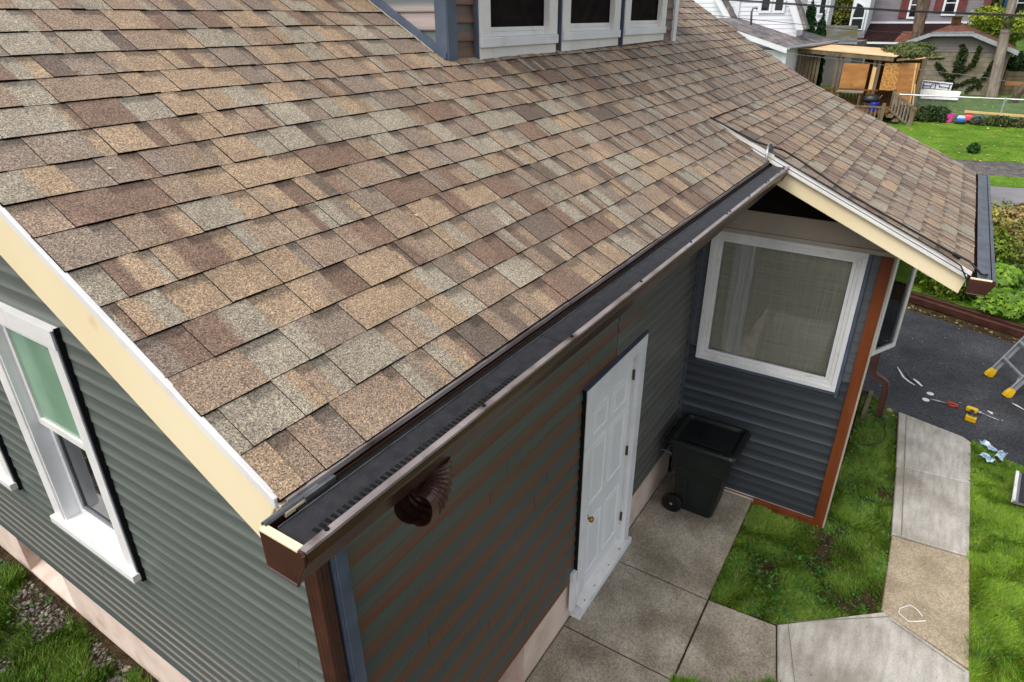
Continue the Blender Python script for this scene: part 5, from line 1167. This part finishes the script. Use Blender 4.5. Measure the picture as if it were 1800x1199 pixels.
mb = MB(); mb.rings([[(29.2+.22*math.cos(a)*k, 1.05+.32*math.sin(a)*k, z) for a in [i*.3927 for i in range(16)]] for z, k in ((1.72, .7), (1.80, 1), (1.86, 1), (1.95, .9), (2.02, .6), (2.05, .2))]); mb.build('lid', M['rubber'], gr, smooth=True)
for dx in (-.15, .15):
    for dy in (-.2, .2): mb = MB(); mb.tube([(29.2+dx, 1.05+dy, 1.5), (29.2+dx*.8, 1.05+dy*.8, 1.74)], .015, 6); mb.build('leg', M['steel'], gr)
mb = MB(); mb.tube([(29.1, .75, 1.92), (29.1, .68, 2.05)], .012, 6); mb.build('handle', M['alu'], gr)
tb = thing('work_table', 'pale plank table standing against the far deck railing', 'table', (29.9, 1.9, 1.5)); bpart('table_top', M['polewood'], tb, (29.7, 30.2, 1.45, 2.45, 2.02, 2.07))
for y in (1.55, 2.35):
    for x in (29.75, 30.12): bpart('leg', M['wood'], tb, (x, x+.06, y-.03, y+.03, 1.5, 2.02))
mb = MB(); lathe(mb, 28.5, .82, 1.5, [(0, .13), (.02, .15), (.3, .16), (.32, .15), (.33, .05)][:4]+[(.325, .01)], 16, (0, 0, 1)); tag(mb.build('plastic_drum', M['royal'], smooth=False), 'royal blue plastic drum behind the near deck railing', 'drum')
# chain link fence
h = thing('chain_link_fence', 'chain link fence with a pale top rail across the back of the lawn', 'fence', (29.5, -3, gz(29.5)))
mb = MB(); mb.tube([(29.5, .36, 2.06), (29.5, -14, 2.12)], .028, 8); mb.build('top_rail', M['alu'], h)
for y in (.34, -3.28, -6.6, -10): mb = MB(); mb.tube([(29.5, y, 1.0), (29.5, y, 2.14)], .032, 8); mb.build('post', M['wire'], h)
mb = MB(); n = 0
for sg in (1, -1):
    y = .34
    while y > -11:
        y1 = y-.85 if sg == 1 else y; y0 = y if sg == 1 else y-.85
        p, q = Vector((29.5, y0, 1.2)), Vector((29.5, y1, 2.06)); mb.prism([p+Vector((0, -.003, 0)), p+Vector((0, .003, 0)), p+Vector((.005, 0, 0))], [q+Vector((0, -.003, 0)), q+Vector((0, .003, 0)), q+Vector((.005, 0, 0))]); y -= .075
stuff(mb.build('wire_mesh', M['wire'], h))
mb = MB(); mb.obox((29.0, -2.15, 1.58), (.3, -4.2, -.13), (.08, .006, 0), (0, 0, .08)); tag(mb.build('timber_beam', M['woodlt'], fixn=True, bevel=.006), 'long new timber lying along the foot of the chain link fence', 'timber')
# toys
def toy(name, label, mat, x, y, z, w, d, hgt, lean=0, shape='tub'):
    t = thing(name, label, 'toy', (x, y, z), 'garden toys by the fence'); mb = MB()
    if shape == 'tub': mb.rings([[(x+d*k*math.cos(a)+lean*zz, y+w*k*math.sin(a), z+zz) for a in [i*.5236 for i in range(12)]] for zz, k in ((0, .72), (hgt*.9, 1), (hgt, 1.06), (hgt*.96, .9), (hgt*.2, .66))]); mb.build('tub', M[mat], t, fixn=True)
    else:
        mb.rings([[(x+a*k+lean*zz, y+b*k, z+zz) for a, b in rrect(d, w, .05, False, 4)] for zz, k in ((.06, .8), (.1, 1), (hgt*.6, 1), (hgt*.7, .8))]); mb.build('toy_body', M[mat], t, fixn=True)
        mb = MB(); mb.rings([[(x+a*k+d*.6, y+b*k, z+zz) for a, b in rrect(d*.25, w, .03, False, 4)] for zz, k in ((hgt*.5, 1), (hgt, .8))]); mb.build('toy_back', M['offwhite'] if mat == 'blue' else M[mat], t, fixn=True)
        for dy in (-w, w): mb = MB(); lathe(mb, x-d*.5, y+dy, z+.07, [(-.02, .02), (-.02, .07), (.02, .07), (.02, .02)], 12, (0, 1, 0)); mb.build('wheel', M['rubber'], t, fixn=True)
    return t
toy('toy_tub', 'magenta pink plastic tub tipped against the dark shrub', 'pink', 29.0, -1.74, 1.22, .16, .14, .30, .15)
toy('toy_cart', 'blue and white plastic ride-on toy beside the pink tub', 'blue', 28.9, -2.10, 1.2, .14, .16, .28, 0, 'cart')
toy('toy_chair', 'red and pink toy chair between the blue toys', 'redp', 29.1, -2.32, 1.22, .13, .13, .42, 0, 'cart')
toy('toy_wagon', 'navy blue toy wagon right of the red chair', 'navy', 28.95, -2.68, 1.22, .2, .16, .26, 0, 'cart')
for i, (y, lab, cs, c1, c2) in enumerate((
        (-.2, 'brownish dry bush at the foot of the deck stairs', [(29.0, -.45, 1.4, .3, .35, .32), (29.1, .0, 1.4, .3, .3, .3)], (80, 62, 40), (130, 112, 72)),
        (-1.1, 'dark green bush between the deck stairs and the pink tub', [(29.0, -.95, 1.42, .35, .42, .36), (29.1, -1.4, 1.42, .35, .35, .33)], (30, 52, 22), (74, 96, 44)),
        (-2.9, 'low dark bush under the new timber', [(28.95, -2.7, 1.28, .25, .35, .16), (29.0, -3.3, 1.32, .3, .45, .22)], (40, 58, 24), (104, 112, 52)),
        (-4.0, 'straggly bush right of the fence post', [(29.0, -4.0, 1.3, .3, .5, .2), (29.0, -5.2, 1.3, .3, .6, .25)], (52, 62, 34), (120, 118, 74)))):
    plant('bed_shrub', lab, 'shrub', (29, y, gz(29)), [leafcloud(None, 2600, cs, .05, c1, c2, 60+i)], stems_for(29, y, gz(29), 5, .35, .25, 60+i), 'bushes along the chain link fence', smat='wood')
plant('lawn_shrub', 'small dark shrub alone in the middle of the bright lawn', 'shrub', (24.4, -2.62, gz(24.4)), [leafcloud(None, 900, [(24.4, -2.62, gz(24.4)+.16, .15, .16, .16)], .05, (24, 62, 22), (64, 106, 40), 71)], stems_for(24.4, -2.62, gz(24.4), 3, .2, .08, 71), smat='wood')
# boards leaning in front of the garage
h = thing('metal_bed_frame', 'white board with a black metal bed head leaning on the garage wall', 'bed frame', (34, -.95, gz(34)))
mb = MB(); mb.prism([(34.25, -.36, 2.27), (34.25, -1.50, 2.19), (33.9, -1.46, 1.62), (33.9, -.38, 1.62)], [(34.29, -.36, 2.27), (34.29, -1.50, 2.19), (33.94, -1.46, 1.62), (33.94, -.38, 1.62)]); mb.build('white_board', M['farwhite'], h, fixn=True)
for path in ([(34.18, -.38, 2.22), (34.16, -1.48, 2.14)], [(34.1, -.38, 2.07), (34.08, -.72, 2.06)], [(34.1, -1.05, 2.05), (34.08, -1.46, 2.0)], [(34.06, -.38, 1.97), (34.04, -1.46, 1.9)], [(34.05, -.70, 1.92)]+[(34.1, -.88+.18*math.cos(a), 2.0+.18*math.sin(a)) for a in (3.14-.0, 2.5, 1.9, 1.57, 1.2, .6, 0)][::-1], [(34.12, -.88, 2.18), (34.05, -.88, 1.92)], [(34.16, -1.40, 2.15), (34.0, -1.38, 1.7)], [(34.18, -.42, 2.22), (34.0, -.42, 1.7)]):
    mb = MB(); mb.tube(path, .016, 6); mb.build('bar', M['cable'], h)
mb = MB(); mb.prism([(33.6, -.52, 1.97), (33.6, -1.88, 1.92), (33.3, -1.84, 1.60), (33.3, -.46, 1.60)], [(33.64, -.52, 1.97), (33.64, -1.88, 1.92), (33.34, -1.84, 1.60), (33.34, -.46, 1.60)]); tag(mb.build('white_sheet', M['offwhite'], fixn=True), 'blank white sheet leaning in front of the bed head', 'board')
# trunks and pole
h = thing('bare_trunk', 'thick bare brown trunk rising behind the plywood roof', 'tree', (37, .45, gz(37)))
mb = MB(); mb.tube([(37, .35, gz(37)-.2), (37, .42, 3.5), (37, .58, 5.45), (37.1, .85, 8)], [.30, .235, .235, .2], 14); mb.build('trunk', M['trunk'], h, smooth=True)
mb = MB(); mb.tube([(37.1, .8, 7.6), (37.6, 1.6, 9.5)], [.14, .06], 8); mb.tube([(37.05, .75, 7.2), (36.8, -.2, 9.2)], [.13, .05], 8); mb.build('limb', M['trunk'], h, smooth=True)
foliage('crown', [leafcloud(None, 6000, [(37.5, 1.2, 10.2, 2, 2.2, 1.6), (37, -.6, 9.8, 1.6, 1.6, 1.2)], .12, (40, 66, 26), (96, 120, 46), 81)], h)
h = thing('utility_pole', 'pale grey wooden utility pole in front of the garage', 'utility pole', (35, -3, gz(35)))
mb = MB(); mb.tube([(35, -3.06, gz(35)-.3), (35, -3.03, 1.75), (35, -2.86, 3.8), (35, -2.76, 5.36), (35, -2.5, 9.2)], [.30, .22, .185, .155, .13], 14); mb.build('pole', M['polewood'], h, smooth=True)
bpart('crossarm', M['wood'], h, (34.8, 34.95, -3.9, -1.2, 8.4, 8.55))
foliage('pole_ivy', [leafcloud(None, 500, [(34.85, -2.84, 4.55, .1, .2, .25)], .05, (60, 78, 30), (110, 118, 50), 83)], h)
h = thing('leaning_trunk', 'short leaning trunk in front of the wooden fence at the right edge', 'tree', (34, -3.8, gz(34)))
mb = MB(); mb.tube([(34, -3.72, gz(34)-.2), (34, -3.95, 2.1), (34, -4.25, 2.8), (34.2, -4.8, 4.6)], [.17, .12, .10, .08], 10); mb.build('trunk', M['trunk'], h, smooth=True)
foliage('crown', [leafcloud(None, 2500, [(34.3, -5.4, 5.4, 1.0, 1.0, .9)], .1, (40, 66, 26), (96, 120, 46), 84)], h)
h = thing('wooden_fence', 'tan fence of wide horizontal boards right of the utility pole', 'fence', (36, -5, gz(36)))
for k in range(5): bpart('fence_board', M['ply'] if k == 2 else M['woodlt'] if k == 9 else M['wood'], h, (35.98, 36.02, -9, -3.3, 1.66+k*.195, 1.84+k*.195))
for y in (-3.35, -5.6, -8): bpart('post', M['wood'], h, (35.9, 35.975, y-.05, y+.05, gz(36)-.2, 2.68))
h = thing('white_van', 'white van parked beyond the wooden fence, only its front end in view', 'van', (41, -5.5, gz(41)))
prof = [(-3.60, 2.35), (-3.60, 2.95), (-3.72, 3.12), (-4.45, 3.25), (-5.1, 3.95), (-8.2, 4.0), (-8.4, 2.35)]
mb = MB(); mb.prism([(40.1, y, z) for y, z in prof], [(41.9, y, z) for y, z in prof]); vb = mb.build('body', M['farwhite'], h, fixn=True, bevel=.06)
bpart('side_window', M['glassdark'], h, (40.08, 40.11, -6.0, -5.15, 3.35, 3.85)); bpart('bumper', M['sash'], h, (40.05, 41.95, -3.64, -3.5, 2.4, 2.6)); bpart('headlight', M['alu'], h, (40.08, 40.3, -3.63, -3.58, 2.75, 2.92))
for y in (-4.4, -7.5):
    mb = MB(); lathe(mb, 40.12, y, 2.33, [(0, .05), (.0, .30), (.03, .34), (.2, .34), (.22, .1)], 18, (-1, 0, 0)); wv = mb.build('wheel', M['rubber'], h, fixn=True)
    mb = MB(); lathe(mb, 39.93, y, 2.33, [(-.03, .2), (.01, .18), (.0, .04)], 14, (-1, 0, 0)); mb.build('rim', M['alu'], wv)
h = thing('teal_house', 'dark teal house with a white window at the far right edge', 'house', (60, -8, gz(60)))
bpart('wall', M['teal'], h, (60.05, 70, -14, -3.0, gz(60)-.5, 9)); lapwall('clapboard', M['teal'], h, 60, -14, -3.0, 3.4, 8.5, .2); win(h, 59.95, -4.9, -3.62, 4.5, 6.6, .14)
# trees
def tree(name, label, x, y, zc, rx, ry, rz, n, size, c1, c2, seed, group='trees beyond the houses'):
    r = random.Random(seed); cs = []
    for i in range(9): cs.append((x+r.uniform(-.6, .6)*rx, y+r.uniform(-.65, .65)*ry, zc+r.uniform(-.6, .6)*rz, rx*r.uniform(.4, .6), ry*r.uniform(.4, .6), rz*r.uniform(.35, .55)))
    plant(name, label, 'tree', (x, y, gz(x)), [leafcloud(None, n, cs, size, c1, c2, seed)], [([(x, y, gz(x)-.3), (x+.1, y+.1, zc*.6+gz(x)*.4), (x, y, zc+rz*.5)], [.25, .18, .05])], group, 'crown')
tree('broadleaf_tree', 'olive brown tree between the white house and the mauve house', 57, 7.0, 5.2, 2.2, 2.2, 2.8, 16000, .13, (58, 70, 20), (128, 124, 44), 91)
tree('broadleaf_tree', 'yellow-green tree between the mauve house and the utility pole', 50, -3.4, 3.9, 1.8, 1.7, 1.5, 12000, .12, (76, 112, 24), (178, 186, 56), 92)
tree('broadleaf_tree', 'dark green tree towering behind the utility pole', 62, -4.2, 6.6, 2.2, 2.4, 2.2, 14000, .14, (26, 48, 18), (76, 102, 34), 93)
tree('round_shrub', 'round dark evergreen bush between the garage corner and the fence', 37, -3.65, 2.75, .5, .45, .75, 5000, .06, (22, 52, 20), (58, 92, 34), 94)
r_ = np.random.default_rng(5); cs = [(95+r_.uniform(-6, 6), -60+i*4.2, gz(95)+r_.uniform(1, 3.5), 5, 4, r_.uniform(3.5, 6)) for i in range(46)]
V, T, C = leafcloud(None, 70000, cs, .42, (40, 58, 20), (112, 116, 42), 95); stuff(fast('far_wood', V, T, C, M['leaf']))
# power lines
for nm, lab, pts, r in (('power_line', 'thick twisted black power line crossing above the mauve house', [(20, 40, 9.2), (20, 12, 5.95), (20, 4.16, 5.24), (20, 1.9, 5.07), (20, -.23, 4.93), (20, -2.66, 4.81), (20, -16, 5.2)], .016),
                        ('power_line', 'middle power line, passing in front of the garage ridge', [(24, 40, 8.2), (24, 12, 5.4), (24, 3.66, 4.62), (24, 1.53, 4.41), (24, -.09, 4.33), (24, -2.96, 4.35), (24, -16, 5.1)], .009),
                        ('power_line', 'thin pale lowest line, passing in front of the plywood sheets', [(22, 30, 6.0), (22, 10, 4.35), (22, 1.2, 3.62), (22, -.14, 3.47), (22, -1.87, 3.32), (22, -3.21, 3.15), (22, -14, 2.9)], .006)):
    mb = MB(); mb.tube(pts, r, 6)
    if r > .012: mb.tube([(x+.02*math.sin(i*2.2), y, z-.03) for i, (x, y, z) in enumerate(pts)], .012, 5)
    tag(mb.build(nm, M['cable'] if r > .007 else M['sash'], smooth=True), lab, 'cable', 'power lines over the yards')
